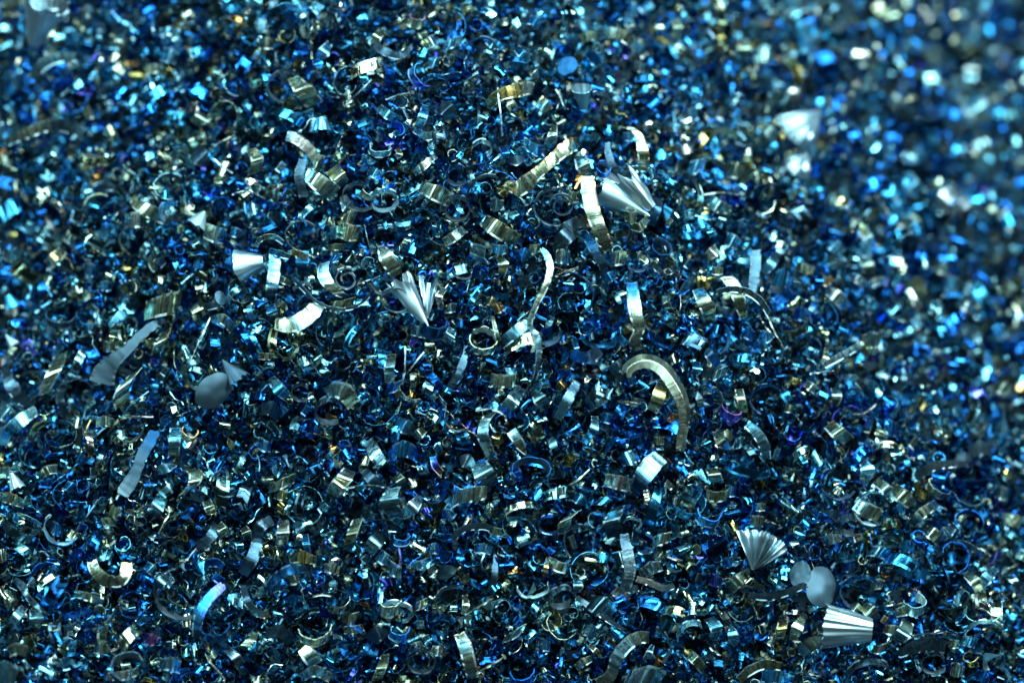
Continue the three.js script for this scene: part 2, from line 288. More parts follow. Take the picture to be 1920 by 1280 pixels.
Fan('E', 480, 500, 250, 74, 106, 4, 0.2, 'grey>silver', { lift: 0.05, h: 0.6, cup: 0.2, say: 'narrow pleated silver fan behind the slim silver cone' });
Fan('I', 390, 655, 225, 28, 112, 5, 0.16, 'grey>silver', { lift: 0.5, h: 2, say: 'open silver fan with bright pleats', mark: 'the open pleated fan' });
K('I', 1060, 985, 800, 965, 62, 130, -40, 240, 'silver', { lean: -6, flutes: 13, flute: 0.05, say: 'fluted silver cone with bright straight ridges', mark: 'the fluted silver cone' });
Fan('C', 770, 610, 260, 190, 262, 4, 0.2, 'silver', { lift: 0.75, h: 2.5, say: 'blurred bright silver fan down the far slope', mark: 'the bright fan on the far slope' });
Fan('C', 700, 850, 150, 200, 275, 3, 0.2, 'silver', { lift: 0.7, h: 2, say: 'blurred silver fan below the bright far fan' });
K('A', 180, 250, 270, 30, 30, 130, 0, 200, 'silver', { lean: 20, flutes: 3, h: 3, say: 'large blurred silver cone with a bright rim at the far edge', mark: 'the large blurred silver cone' });
K('B', 1355, 600, 1340, 500, 22, 58, -120, 240, 'teal', { lean: 35, flutes: 3, say: 'small teal cup shaped chip with an open mouth', mark: 'the small teal cup' });
K('A', 1140, 1180, 1090, 1260, 10, 60, -20, 200, 'grey', { lean: 10, matte: 1, say: 'grey matt cone beside a pale ribbon' });
K('A', 1790, 660, 1795, 735, 32, 52, -10, 200, 'cyan>sky', { lean: 10, flutes: 9, flute: 0.06, say: 'fluted light blue bell shaped chip' });
K('D', 1240, 730, 1340, 850, 6, 70, 0, 190, 'slate', { lean: 10, matte: 1, say: 'slate grey folded cone behind the big matt disc' });
K('D', 30, 590, 80, 650, 6, 34, -10, 200, 'silver', { lean: 10 });
K('G', 60, 110, 100, 200, 10, 50, 0, 200, 'silver', { lean: 10, flutes: 4, flute: 0.08 });
R('E', '255,1275,60 300,1235,90 345,1225,96 395,1240,90 430,1280,60', 'blue>sky>blue', { arch: 0.2, dir: 84, say: 'wide deep blue band arched over a hollow' });
K('D', 40, 370, 75, 440, 20, 50, 0, 190, 'sky', { lean: 5, flutes: 5, flute: 0.05 });
K('I', 1690, 1120, 1725, 1165, 10, 65, -40, 240, 'teal', { lean: 30, flutes: 3 });
K('I', 1850, 350, 1835, 410, 60, 40, 0, 190, 'straw', { lean: 10, flutes: 8, flute: 0.04 });
Dk('D', 1205, 912, 108, -35, 38, 'ash', { h: 2.4, dish: 0.34, say: 'big oval slate grey matt disc', mark: 'the big oval matt disc' });
Dk('I', 800, 735, 112, 30, 38, 'ash', { h: 2.2, dish: 0.34, say: 'large slate grey dished flake between the fan and the fluted cone', mark: 'the large dished slate flake' });
Dk('I', 655, 672, 68, 150, 30, 'ash', { h: 1.4, say: 'smaller slate grey dished flake next to the large one' });
Dk('B', 1262, 362, 56, 100, 22, 'navy', { h: 1.2, say: 'round matt blue disc', mark: 'the round matt blue disc' });
Dk('F', 1310, 350, 80, -40, 35, 'olive', { h: 1.2, matte: 0 });
Dk('H', 585, 670, 55, -80, 45, 'slate>teal', { h: 1, matte: 0 });
Dk('D', 1230, 380, 38, 30, 40, 'slate', { h: 1 });
// centre: gold and straw ribbons round the split cone
R('J', '215,790,60 245,735,80 285,690,120 380,715,170 470,650,170 560,570,125 660,480,112 760,390,130 860,310,150 940,270,150 985,275,130', 'gold>olive>straw>olive>straw>teal', { arch: 0.1, tilt: [-12, 22], edge: 'orange', rise: 1, wave: 1.6, bow: 0.05, say: 'long golden S shaped ribbon with a flared end and orange edge', mark: 'the golden S shaped ribbon' });
R('J', '1075,575,130 1085,690,145 1105,830,150 1140,970,150 1190,1110,150 1250,1250,140 1290,1340,120', 'straw>olive>straw>olive', { arch: 0.12, tilt: 8, dir: 8, edge: 'orange', h: 2.2, say: 'long pale straw ribbon with a red edge crossing the split cone', mark: 'the long pale straw ribbon' });
R('J', '1440,90,60 1530,120,70 1600,200,90 1625,320,115 1640,430,115 1625,540,105', 'straw>olive', { arch: 0.2, dir: 5, tilt: 10, edge: 'orange', h: 1.6, say: 'hooked straw ribbon with an olive end above the split cone' });
R('J', '745,80,60 725,180,110 690,300,150', 'straw>teal', { arch: 0.2, dir: 10, bow: 0.1 });
R('J', '430,235,100 500,290,110 570,330,135 620,330,120', 'teal>sky>blue', { arch: 0.25, dir: 85 });
R('J', '1000,390,120 1030,480,160 1080,560,100', 'teal>straw', { arch: 0.15, edge: 'orange', wave: 2 });
R('J', '1110,420,60 1090,500,90', 'sky', { arch: 0.2 });
R('J', '860,740,80 920,800,110 1000,800,100', 'straw>olive', { arch: 0.3, dir: 80 });
R('J', '100,860,130 165,880,130 230,870,100', 'straw>teal>straw', { arch: 0.3, dir: 85 });
R('J', '195,690,60 220,740,80 260,790,70', 'gold>orange', { arch: 0.2 });
R('J', '30,1020,130 130,1090,165 240,1160,170 350,1210,130', 'straw>olive', { arch: 0.25, tilt: 12, edge: 'gold' });
R('J', '320,940,90 350,990,100', 'cyan', { arch: 0.3, dir: 20 });
R('J', '220,300,70 260,360,80 230,420,60', 'blue>sky', { arch: 0.3, dir: 10, wave: 3 });
R('J', '250,420,60 360,430,110 450,400,50', 'slate>teal', { arch: 0.2, matte: 1 });
R('J', '1430,190,80 1490,190,100 1540,180,70', 'cyan', { arch: 0.3, dir: 85, wave: 2.5 });
R('J', '1450,980,110 1515,1000,115 1580,990,110', 'straw', { arch: 0.3, dir: 88 });
R('J', '1520,1080,90 1600,1100,100 1680,1000,60', 'olive>straw', { arch: 0.2 });
R('J', '1280,240,60 1285,360,70 1330,470,80 1390,560,80', 'slate', { arch: 0.1, matte: 1, h: 1.6 });
R('J', '790,1260,130 860,1120,140 960,1060,110 1080,1080,60', 'slate', { arch: 0.15, matte: 1 });
R('J', '1790,800,90 1760,920,110 1690,1080,120', 'slate>navy', { arch: 0.1, matte: 1 });
C('J', 1230, 520, 80, 70, 70, 55, 20, 330, 'blue');
C('J', 820, 880, 95, 50, -90, 70, 0, 560, 'slate', { grow: 0.7 });
C('J', 760, 880, 220, 50, -90, 66, 60, 330, 'slate');
C('J', 1590, 580, 170, 40, -90, 60, -60, 150, 'navy');
C('J', 350, 130, 140, 50, -90, 60, 10, 200, 'navy');
// top centre
R('B', '835,615,40 845,555,60 895,525,70 980,505,78 1040,490,78 1075,495,70', 'olive>gold>straw', { arch: 0.22, tilt: 10, say: 'straw yellow bent ribbon with an orange patch near its curled end', mark: 'the straw ribbon with the orange patch' });
R('B', '1440,195,50 1530,180,62 1600,215,66 1690,285,55', 'teal>straw>teal', { arch: 0.2, say: 'long pale teal ribbon lying along the crest' });
R('B', '1335,220,52 1380,200,56 1430,200,50', 'straw', { arch: 0.3 });
R('B', '562,260,60 615,240,62 675,225,55', 'cyan', { arch: 0.3, dir: 80 });
R('B', '795,210,20 850,245,64 912,268,18', 'cyan', { arch: 0.15, say: 'bright cyan leaf shaped flake with a pale rim' });
C('B', 780, 300, 95, 30, -90, 68, -60, 250, 'navy', { say: 'large thin dark ring under the cyan leaf' });
C('B', 412, 112, 46, 60, 70, 30, -30, 220, 'straw', { edge: 'magenta' });
R('B', '185,275,45 198,205,55 245,170,45', 'straw>olive', { arch: 0.25 });
R('B', '160,230,30 250,290,50 330,310,40 400,250,20', 'slate', { arch: 0.1, matte: 1 });
R('B', '455,260,60 500,230,66 525,215,55', 'straw>teal', { arch: 0.25 });
R('B', '480,350,60 520,350,62 550,340,50', 'cyan', { arch: 0.3, dir: 70 });
C('B', 440, 420, 70, 55, 20, 45, -20, 200, 'sky>violet');
C('B', 1040, 200, 70, 35, -90, 60, 40, 320, 'slate', { matte: 1 });
R('B', '975,265,40 1010,300,56 1040,330,40', 'sky>cyan', { arch: 0.2 });
R('B', '1045,110,60 1085,115,62 1110,140,50', 'sky', { arch: 0.3, dir: 60 });
R('B', '1590,40,80 1630,50,80 1660,60,60', 'cyan>sky', { arch: 0.3, dir: 80, wave: 3 });
R('B', '1690,20,80 1720,60,80', 'sky>cyan', { arch: 0.3 });
R('B', '1600,90,45 1615,150,50 1650,190,45', 'straw>grey', { arch: 0.2 });
R('B', '1860,100,40 1880,150,50 1860,210,40', 'straw', { arch: 0.25 });
C('B', 1430, 600, 85, 50, -90, 60, -30, 110, 'slate', { matte: 1 });
R('B', '1100,560,70 1135,590,74 1160,620,60', 'cream>teal>cream', { arch: 0.3, wave: 2.5 });
R('B', '1690,300,40 1700,315,50', 'cream', { arch: 0.3 });
R('B', '1640,365,55 1670,375,60 1700,380,50', 'cream>teal', { arch: 0.3, dir: 85 });
R('B', '550,590,70 590,610,90 610,660,80', 'slate', { arch: 0.15, matte: 1 });
R('B', '205,595,45 260,640,56 335,675,45', 'cyan>sky', { arch: 0.2 });
R('B', '470,580,40 455,650,60 425,720,50', 'sky>cyan', { arch: 0.2 });
R('B', '400,720,30 480,760,50 560,740,36 600,700,20', 'teal>slate', { arch: 0.15 });
C('B', 785, 830, 55, 46, -90, 52, -60, 170, 'teal');
C('B', 645, 975, 55, 50, -80, 55, 30, 320, 'navy');
R('B', '1065,420,30 1075,400,50 1085,440,45', 'gold>cream', { arch: 0.25 });
C('B', 100, 1090, 95, 45, -90, 60, 40, 330, 'slate', { say: 'wide slate ring with a spiral lying inside it' });
C('B', 235, 1120, 78, 50, -80, 55, -160, 150, 'teal', {});
C('B', 150, 1070, 45, 50, 60, 40, -20, 240, 'straw>teal');
C('B', 645, 1165, 70, 50, -90, 58, 0, 560, 'slate', { grow: 0.7, say: 'dark spiral curl lying flat on its side', mark: 'the dark spiral curl' });
C('B', 830, 1090, 130, 55, -90, 66, 60, 250, 'slate', { matte: 1, say: 'ribbed near black half ring below the golden ribbon' });
R('B', '430,1035,60 520,1075,92 615,1120,86', 'straw', { arch: 0.2, wave: 2, say: 'flat pale straw ribbon beside the dark spiral curl' });
R('B', '1260,1090,55 1295,1100,62 1330,1100,60', 'straw>olive', { arch: 0.3, dir: 85 });
R('B', '150,950,50 185,965,62 225,985,50', 'cyan', { arch: 0.3, dir: 60, wave: 3 });
R('B', '310,830,30 325,860,40 300,880,30', 'gold>cream', { arch: 0.25 });
R('B', '0,1240,90 40,1215,95 70,1225,80', 'straw', { arch: 0.3, edge: 'gold', dir: 70 });
R('B', '10,1090,40 30,1150,80 70,1140,40', 'grey', { arch: 0.1, matte: 1 });
R('B', '400,970,30 450,930,50 500,890,36 530,870,20', 'teal>cream>silver', { arch: 0.15, wave: 3 });
C('B', 210, 830, 60, 44, 80, 45, -40, 220, 'teal');
// centre right
R('E', '1110,95,22 1150,150,36 1166,225,38 1142,310,34 1085,430,30 1052,530,30 1092,600,36 1103,700,38 1075,840,30 1000,960,22', 'cyan>straw>teal>slate', { arch: 0.05, tilt: [10, -45], h: 2.6, say: 'long snaking ribbon with a cyan and yellow upper end', mark: 'the long snaking ribbon' });
R('E', '1625,280,60 1630,375,72 1645,470,76 1662,560,66 1640,620,70 1665,710,72', 'navy>straw>slate', { arch: 0.12, dir: 6, tilt: 6, h: 1.8, say: 'upright straw strip turning into a ribbed grey tail', mark: 'the upright straw strip' });
R('L', '545,400,100 575,300,120 660,235,140 790,215,150 920,265,160 1020,370,170 1100,490,175 1165,620,165 1195,760,150 1195,900,140 1175,1050,135 1155,1220,130', 'khaki', { arch: 0.06, h: 3.0, tilt: [4, -14], fold: 0.8, matte: 1, wave: 0.12, step: 0.1, nu: 12, bow: 0, serr: -1, thick: 0.2, name: 'hooked_strip', say: 'thick matt olive hook shaped strip with a pale folded rim', mark: 'the olive hook shaped strip' });
R('L', '945,440,110 920,540,140 885,660,150 830,770,120', 'straw>gold>olive>straw', { arch: 0.22, h: 1.8, tilt: 4, say: 'bright cream ribbon with a gold and olive end inside the hook', mark: 'the bright cream ribbon inside the hook' });
R('L', '1000,640,100 1040,680,100', 'sky', { arch: 0.3, wave: 3 });
R('L', '1000,820,100 1050,830,110 1110,820,60', 'magenta>orange>gold', { arch: 0.3, dir: 88, say: 'small magenta and orange chip below the hook' });
R('L', '840,1080,90 900,1085,95 970,1080,90', 'straw>gold>straw', { arch: 0.3, dir: 88 });
R('L', '440,650,20 560,670,44 700,690,20', 'pink>cream', { arch: 0.06 });
R('L', '600,640,60 660,645,60 720,650,50', 'straw', { arch: 0.3, dir: 85 });
R('L', '540,480,70 600,440,90 660,420,80', 'blue>sky', { arch: 0.2 });
R('L', '290,830,110 350,840,120 420,880,60', 'sky>blue', { arch: 0.3, dir: 80, wave: 2.5 });
R('L', '550,800,50 600,850,80 600,930,40', 'sky', { arch: 0.2, point: 1 });
R('L', '1460,370,90 1530,370,130 1600,330,110 1650,290,60', 'teal', { arch: 0.25, dir: 75 });
R('L', '1400,60,60 1460,140,120 1530,220,100 1540,280,60', 'slate>blue', { arch: 0.15, matte: 1 });
R('L', '1310,230,90 1330,300,110 1290,360,80', 'sky>cyan', { arch: 0.2 });
C('L', 180, 300, 110, 70, -90, 56, 30, 300, 'slate', { matte: 1 });
C('L', 1680, 800, 100, 90, 30, 35, 0, 170, 'violet', { edge: 'magenta' });
R('L', '380,330,120 470,270,130 560,210,80', 'teal>slate', { arch: 0.15 });
R('L', '1270,600,30 1320,580,80 1360,640,90 1350,720,50', 'grey', { arch: 0.1, matte: 1 });
C('E', 800, 80, 90, 88, -20, 18, 100, 215, 'teal', { say: 'grey teal arched band under an olive ribbon' });
R('E', '835,-10,70 900,15,75 990,60,70', 'straw>olive', { arch: 0.25, dir: 60 });
R('E', '838,105,50 885,112,56 932,110,50', 'teal>cyan>teal', { arch: 0.3, dir: 88 });
R('E', '872,145,30 905,195,64 895,275,30', 'straw', { arch: 0.12, serr: -1, say: 'pale crescent flake with a toothed edge', mark: 'the toothed crescent flake' });
R('E', '215,85,30 245,145,86 290,220,86 310,260,60', 'silver>straw>olive', { arch: 0.2, tilt: 6, h: 1.6, say: 'rounded straw tongue above the slim silver cone' });
C('E', 302, 388, 84, 24, -90, 72, 0, 345, 'slate', { h: 3.2, say: 'thin ring hooked over the slim silver cone' });
C('E', 235, 310, 62, 34, -90, 68, 20, 380, 'slate', { h: 2.4, grow: 0.3 });
R('E', '580,325,30 545,375,46 560,445,30', 'straw>pink', { arch: 0.2 });
R('E', '585,445,50 610,440,56 640,435,50', 'straw>teal', { arch: 0.3, dir: 85 });
R('E', '388,560,60 430,570,66 480,590,50', 'teal', { arch: 0.2, dir: 80 });
C('E', 515, 545, 62, 90, 75, 40, -30, 210, 'navy', {});
R('E', '570,630,60 605,590,64 620,550,50', 'teal>cyan', { arch: 0.3 });
R('E', '1195,150,80 1235,150,86 1275,160,80', 'straw>teal', { arch: 0.3, dir: 80 });
R('E', '1350,120,60 1380,140,66', 'sky', { arch: 0.3 });
R('E', '1045,110,50 1080,112,56 1110,100,40', 'straw', { arch: 0.3, dir: 85, serr: 1 });
R('E', '970,150,50 1020,140,80 1040,170,60', 'blue>sky', { arch: 0.25 });
R('E', '1190,262,14 1260,240,28 1330,210,12', 'pink>cream', { arch: 0.05 });
R('E', '1650,140,26 1730,185,44 1815,270,24', 'straw>grey', { arch: 0.1 });
R('E', '1500,170,80 1540,160,90 1590,160,80', 'grey>straw', { arch: 0.3, dir: 85 });
R('E', '1400,0,70 1450,50,84 1500,110,70', 'olive>straw', { arch: 0.1 });
R('E', '1205,115,60 1250,45,90 1320,-10,80', 'slate', { arch: 0.15, matte: 1, say: 'ribbed slate strip below the long pale straw ribbon' });
R('E', '1470,290,50 1500,265,60 1530,250,50', 'sky', { arch: 0.3 });
R('E', '810,400,50 835,400,56 855,420,50', 'cream>gold', { arch: 0.25, wave: 2 });
R('E', '848,450,50 875,440,62 905,420,46', 'gold>orange', { arch: 0.25, say: 'small glowing orange chip next to a cream one', mark: 'the small orange chip' });
C('E', 790, 625, 78, 56, 80, 52, -20, 330, 'straw', { h: 0.4, say: 'straw yellow ring seen from its side' });
R('E', '885,650,50 945,595,66 1045,515,60', 'slate>cyan>teal', { arch: 0.15, tilt: 10, h: 1.6, say: 'cyan tipped ribbon reaching up beside the snaking ribbon' });
R('E', '845,480,14 860,560,24 880,640,30 860,700,20', 'straw>slate', { arch: 0.06 });
C('E', 895, 830, 80, 76, 84, 12, 25, 165, 'straw', { h: 0.4, say: 'horizontal straw cylinder segment over a tiny tab', mark: 'the horizontal straw cylinder' });
R('E', '885,880,26 888,905,28 892,925,26', 'straw', { arch: 0.1, h: 1 });
R('E', '280,690,50 266,770,62 270,860,56', 'straw>teal>straw', { arch: 0.2, dir: 5, say: 'upright straw ribbon beside a thin bright hair' });
R('E', '250,890,70 300,880,70 340,860,50', 'blue>sky', { arch: 0.25, dir: 70 });
R('E', '310,900,40 330,940,50', 'straw', { arch: 0.2 });
R('E', '-85,915,60 -40,895,90 20,910,110 70,985,80', 'teal>straw', { arch: 0.25, h: 1.6, say: 'broad pale teal band arched over the chips', mark: 'the broad pale teal band' });
R('E', '890,1030,60 950,965,80 1010,880,60', 'blue>teal>slate', { arch: 0.15 });
R('E', '1075,900,40 1110,950,80 1150,1010,60', 'teal>slate', { arch: 0.15 });
R('E', '1070,980,70 1100,1000,70', 'sky', { arch: 0.3 });
R('E', '850,1010,40 805,1065,62 790,1150,66 820,1230,62 850,1290,55', 'straw>teal>straw', { arch: 0.12, dir: 10, say: 'long bowed straw and teal ribbon', mark: 'the long bowed ribbon' });
R('E', '945,1120,58 985,1180,60 1030,1255,50', 'teal>straw', { arch: 0.15, point: 1, h: 1.6, say: 'pointed shiny straw tongue' });
C('E', 655, 1060, 78, 26, -90, 66, 100, 300, 'slate');
R('E', '310,1070,50 355,1100,92 415,1130,50', 'sky>slate', { arch: 0.12, matte: 1, say: 'flat light blue matt flake' });
R('E', '405,1160,40 435,1140,60 465,1115,40', 'straw', { arch: 0.25 });
R('E', '695,640,20 680,740,44 620,860,46 555,930,20', 'slate', { arch: 0.08, matte: 1, say: 'long thin slate blade bending between chips' });
R('E', '1320,850,50 1265,950,62 1205,1060,50', 'slate>teal', { arch: 0.08, matte: 1 });
R('E', '1285,690,60 1370,720,80 1450,670,70', 'blue>slate', { arch: 0.15, matte: 1, say: 'ribbed blue matt chip among light blue ones' });
R('E', '1290,640,60 1320,630,66', 'sky', { arch: 0.3, wave: 3 });
R('E', '1290,750,60 1310,760,60', 'sky>violet', { arch: 0.3 });
R('E', '1205,890,40 1230,865,50 1250,850,40', 'gold>orange', { arch: 0.2 });
R('E', '1415,1040,40 1412,1110,50 1350,1195,40', 'teal>sky', { arch: 0.15 });
R('E', '1560,640,50 1590,610,64', 'sky', { arch: 0.3 });
C('E', 1755, 515, 62, 40, -90, 60, -30, 300, 'slate');
C('E', 1655, 180, 60, 34, -90, 62, 150, 400, 'navy');
C('E', 1780, 110, 60, 40, 60, 50, 0, 330, 'navy');
C('E', 1280, 380, 140, 26, -90, 64, -60, 120, 'navy');
C('E', 680, 220, 60, 30, -90, 60, 60, 320, 'slate');
R('E', '1360,10,50 1400,90,60 1460,200,50 1470,290,30', 'navy>slate', { arch: 0.06, matte: 1 });
R('E', '570,75,50 620,45,60 690,-5,50', 'straw>grey', { arch: 0.15 });
R('E', '-10,0,90 40,20,95 100,25,80', 'straw>gold', { arch: 0.25, dir: 80 });
C('E', 1160, 600, 70, 40, -60, 40, 150, 380, 'navy');
// left centre, round the tall cyan ribbon
R('K', '548,310,120 550,420,135 538,560,135 515,700,132 510,860,120', 'cyan>teal>navy', { arch: 0.12, dir: 4, tilt: 4, h: 2.2, wave: 1.8, say: 'tall bright cyan ribbon with pale bands', mark: 'the tall cyan ribbon' });
R('K', '345,250,40 390,170,60 480,140,66 570,150,66 650,205,56', 'teal>straw>teal', { arch: 0.15, h: 2.4, tilt: 30, say: 'teal hoop over the top of the tall cyan ribbon' });
R('K', '485,285,60 600,325,84 725,360,60', 'sky>cyan', { arch: 0.15, h: 3, tilt: 20 });
R('K', '690,315,50 760,310,76 850,345,84 915,370,70', 'pink>gold>cream>pink', { arch: 0.25, h: 2.4, tilt: 20 });
R('K', '850,290,140 850,400,150 850,540,145', 'sky>navy', { arch: 0.15, dir: 0, h: 1.4 });
R('K', '545,1090,120 640,1100,160 760,1090,175 880,1030,185 980,940,175 1055,860,120', 'olive>straw>teal>straw>slate', { arch: 0.15, h: 1.4, tilt: -8, say: 'wide straw and teal band curving along the bottom of a big curl', mark: 'the wide curving straw band' });
R('K', '500,880,110 520,960,130 560,1060,80', 'sky>slate', { arch: 0.15, dir: 20 });
R('K', '730,575,50 850,690,60 960,810,46 1080,885,42 1250,930,42 1400,912,42 1530,830,40 1615,735,36', 'slate>grey>slate', { arch: 0.05, h: 3.0, tilt: 40, matte: 1, say: 'thin grey hoop edge sweeping below the striped curl', mark: 'the thin grey hoop' });
R('K', '1095,410,120 1075,510,130 1120,630,145 1230,740,120 1330,800,80', 'slate>teal>straw>slate', { arch: 0.1, dir: 15, tilt: 0, h: 1.6, wave: 1.8, say: 'striped teal curl beside a small spiral', mark: 'the striped teal curl' });
C('K', 1340, 600, 105, 60, -90, 64, 40, 560, 'grey', { grow: -0.8, h: 1.6 });
R('K', '1180,890,100 1300,880,120 1420,840,100', 'olive', { arch: 0.1, h: 0.3, dir: 70 });
R('K', '1155,380,100 1210,370,120 1270,360,100', 'blue>sky', { arch: 0.25, h: 1.8, dir: 60 });
R('K', '1160,100,140 1220,90,150 1280,90,120', 'cyan>teal', { arch: 0.25, dir: 88 });
R('K', '1270,30,120 1340,60,150 1400,100,170 1480,90,150', 'straw', { arch: 0.2, edge: 'orange', dir: 70 });
R('K', '600,600,60 660,620,80 740,660,50', 'straw>olive', { arch: 0.15 });
R('K', '70,80,110 120,90,120 190,110,90', 'sky>cyan', { arch: 0.3, dir: 70 });
R('K', '830,640,36 900,650,46 960,710,36', 'teal>silver', { arch: 0.1, h: 1.6 });
C('K', 860, 130, 180, 40, -90, 66, -20, 300, 'slate');
R('K', '1100,260,50 1200,250,80 1320,250,70', 'olive', { arch: 0.15, dir: 80 });
R('K', '1480,300,70 1520,310,80', 'cream', { arch: 0.25 });
R('K', '1250,460,70 1300,490,80', 'gold>cream', { arch: 0.25 });
R('D', '885,520,46 840,545,58 780,595,56 700,675,60 630,735,84 580,800,130 565,870,150', 'ash', { arch: 0.08, h: 1.8, tilt: [28, -18], matte: 1, smooth: 1, say: 'long slate grey matt strip flaring like a paddle', mark: 'the slate paddle shaped strip' });
R('D', '755,790,90 705,845,112 672,910,116 680,985,100', 'teal>straw>teal>olive', { arch: 0.22, dir: 35, tilt: 5, serr: 1, h: 1.6, say: 'pale straw band with one toothed edge', mark: 'the toothed pale straw band' });
R('D', '925,560,70 895,625,86 865,695,70', 'straw', { arch: 0.2, dir: 28, edge: 'orange', say: 'bright cream chip with an orange edge next to the slate paddle' });
R('D', '528,1080,56 580,1070,62 640,1085,56', 'teal>straw', { arch: 0.3, dir: 88, say: 'short cream ring segment on the left flank' });
R('D', '978,1105,66 972,1180,74 966,1275,64', 'sky>cyan>teal>olive', { arch: 0.22, dir: 3, h: 1.4, say: 'upright cyan band paired with a small straw curl', mark: 'the upright cyan band' });
C('D', 1050, 1135, 48, 46, 60, 45, -20, 220, 'straw', { edge: 'orange' });
R('D', '335,690,80 295,795,104 225,930,96', 'olive>straw', { arch: 0.15, dir: 20, say: 'wide dark olive ribbon on the left flank' });
R('D', '15,750,40 55,860,80 120,950,76 195,990,40', 'slate', { arch: 0.08, matte: 1 });
R('D', '205,1005,60 115,1065,76 45,1120,70 5,1210,60', 'teal>cyan>sky>teal', { arch: 0.12, say: 'long cyan ribbon at the left flank foot' });
R('D', '-20,985,90 30,1030,100 70,1060,80', 'teal', { arch: 0.25 });
R('D', '345,880,40 335,955,46 370,1045,36', 'slate', { arch: 0.1, matte: 1 });
R('D', '805,455,110 880,430,130 960,410,130 1010,380,90', 'olive>straw', { arch: 0.3, dir: 80, say: 'dark olive cylinder segment on the left flank' });
R('D', '840,160,50 860,210,60 920,170,30', 'olive>slate', { arch: 0.15 });
R('D', '1175,510,50 1240,500,64 1305,565,60', 'teal>straw', { arch: 0.25, tilt: 15 });
R('D', '1440,705,40 1485,710,42 1530,710,40', 'olive>gold>cream>gold', { arch: 0.3, dir: 86, wave: 3 });
R('D', '575,650,60 605,655,64 640,650,60', 'straw', { arch: 0.3, dir: 85 });
C('D', 1675, 905, 52, 36, -90, 60, 20, 320, 'slate');
R('D', '1505,825,50 1560,895,76 1615,945,50', 'teal>sky>cyan', { arch: 0.2, say: 'light blue band beside a small dark ring' });
R('D', '1440,850,30 1480,890,60 1530,930,20', 'navy>slate', { arch: 0.1, point: 2 });
R('D', '350,115,60 300,165,76 255,205,60', 'cream>gold>cream', { arch: 0.25 });
R('D', '365,20,84 395,40,90 430,50,70', 'straw>teal', { arch: 0.25, dir: 60 });
R('D', '1140,5,90 1200,30,96 1255,40,90', 'straw>teal', { arch: 0.25, dir: 78 });
R('D', '1080,430,30 1160,430,44 1220,400,70 1255,360,20', 'slate', { arch: 0.06, matte: 1 });
R('D', '470,230,80 500,225,86 550,240,60', 'teal>sky', { arch: 0.25 });
R('D', '535,320,40 590,315,66 630,320,40', 'cyan>sky', { arch: 0.2 });
C('D', 1835, 1010, 84, 50, -80, 50, 30, 300, 'slate', {});
R('D', '1560,1000,60 1590,1030,66', 'sky', { arch: 0.3 });
R('D', '1690,1000,60 1720,1020,66', 'sky>blue', { arch: 0.3 });
R('D', '1440,1190,70 1475,1210,70 1510,1215,60', 'sky>cyan>blue', { arch: 0.3, dir: 80 });
R('D', '1450,1010,60 1510,1000,90 1560,1050,60', 'slate>navy', { arch: 0.12, matte: 1 });
C('D', 440, 930, 120, 40, -90, 66, 40, 200, 'slate');
R('D', '260,550,60 290,550,72 330,560,50', 'cream>teal>olive', { arch: 0.3, dir: 75 });
R('D', '470,540,40 510,550,60 545,570,36', 'cyan>slate', { arch: 0.2 });
C('D', 330, 480, 90, 50, 80, 40, 10, 180, 'slate');
R('D', '900,780,50 930,800,56', 'grey>teal', { arch: 0.25 });
R('D', '985,1000,30 955,1010,40', 'straw', { arch: 0.25 });
R('D', '560,1000,60 600,985,66 640,980,50', 'blue>sky', { arch: 0.25, dir: 60 });
R('D', '20,130,70 55,150,76 90,130,60', 'teal>cyan', { arch: 0.25, dir: 80 });
R('D', '70,190,30 85,220,34 95,255,26', 'ice', { arch: 0.1 });
// lower left
R('D', '870,1115,60 830,1190,70 790,1260,66 765,1330,64 725,1410,80 690,1460,80 680,1490,60', 'navy>slate>grey', { arch: 0.06, h: 1.6, matte: 1, smooth: 1, say: 'second slate grey matt strip with a kinked foot', mark: 'the kinked slate strip' });
R('G', '212,135,44 258,95,56 322,85,56', 'olive>straw', { arch: 0.28 });
R('G', '1045,85,60 1090,110,84 1085,160,84 1010,240,40', 'straw', { arch: 0.2, dir: 12, say: 'cream ribbon curling over a dark hollow', mark: 'the cream ribbon over the hollow' });
C('G', 1250, 165, 78, 34, -90, 62, 90, 320, 'slate', { matte: 1, say: 'ribbed slate blue half ring' });
R('G', '1498,195,56 1560,175,64 1645,135,60', 'olive>straw>olive', { arch: 0.25, dir: 78, say: 'upper of two stacked straw bands' });
R('G', '1530,225,54 1570,235,62 1605,225,54', 'olive>gold>straw', { arch: 0.3, dir: 82 });
R('G', '1850,230,80 1885,180,90 1920,130,80', 'straw', { arch: 0.2 });
R('G', '905,240,70 875,300,82 825,355,60', 'teal>slate', { arch: 0.2 });
R('G', '1150,260,54 1165,300,60 1180,340,54', 'straw', { arch: 0.25 });
R('G', '780,300,40 800,320,50', 'straw', { arch: 0.25 });
C('G', 330, 410, 98, 40, -90, 66, 120, 330, 'teal>sky', { say: 'large thin teal ring round a blue chip', mark: 'the large thin teal ring' });
R('G', '285,410,70 310,425,76 350,440,60', 'sky>blue', { arch: 0.3, dir: 80 });
R('G', '65,345,22 140,355,32 230,405,26', 'straw>teal', { arch: 0.08, tilt: 30 });
R('G', '505,595,60 535,665,74 600,712,74 670,712,64 700,660,66 702,605,60', 'straw>olive>straw>gold', { arch: 0.1, tilt: 20, h: 1.4, say: 'straw ribbon bent into a U', mark: 'the straw U shaped ribbon' });
R('G', '1430,490,60 1450,410,70 1520,370,60', 'slate', { arch: 0.15, matte: 1 });
R('G', '1580,370,60 1577,445,76 1570,520,66', 'pink>cream>grey', { arch: 0.25, dir: 5 });
R('G', '1210,390,50 1185,450,62 1135,500,60 1090,505,44', 'slate', { arch: 0.1, matte: 1 });
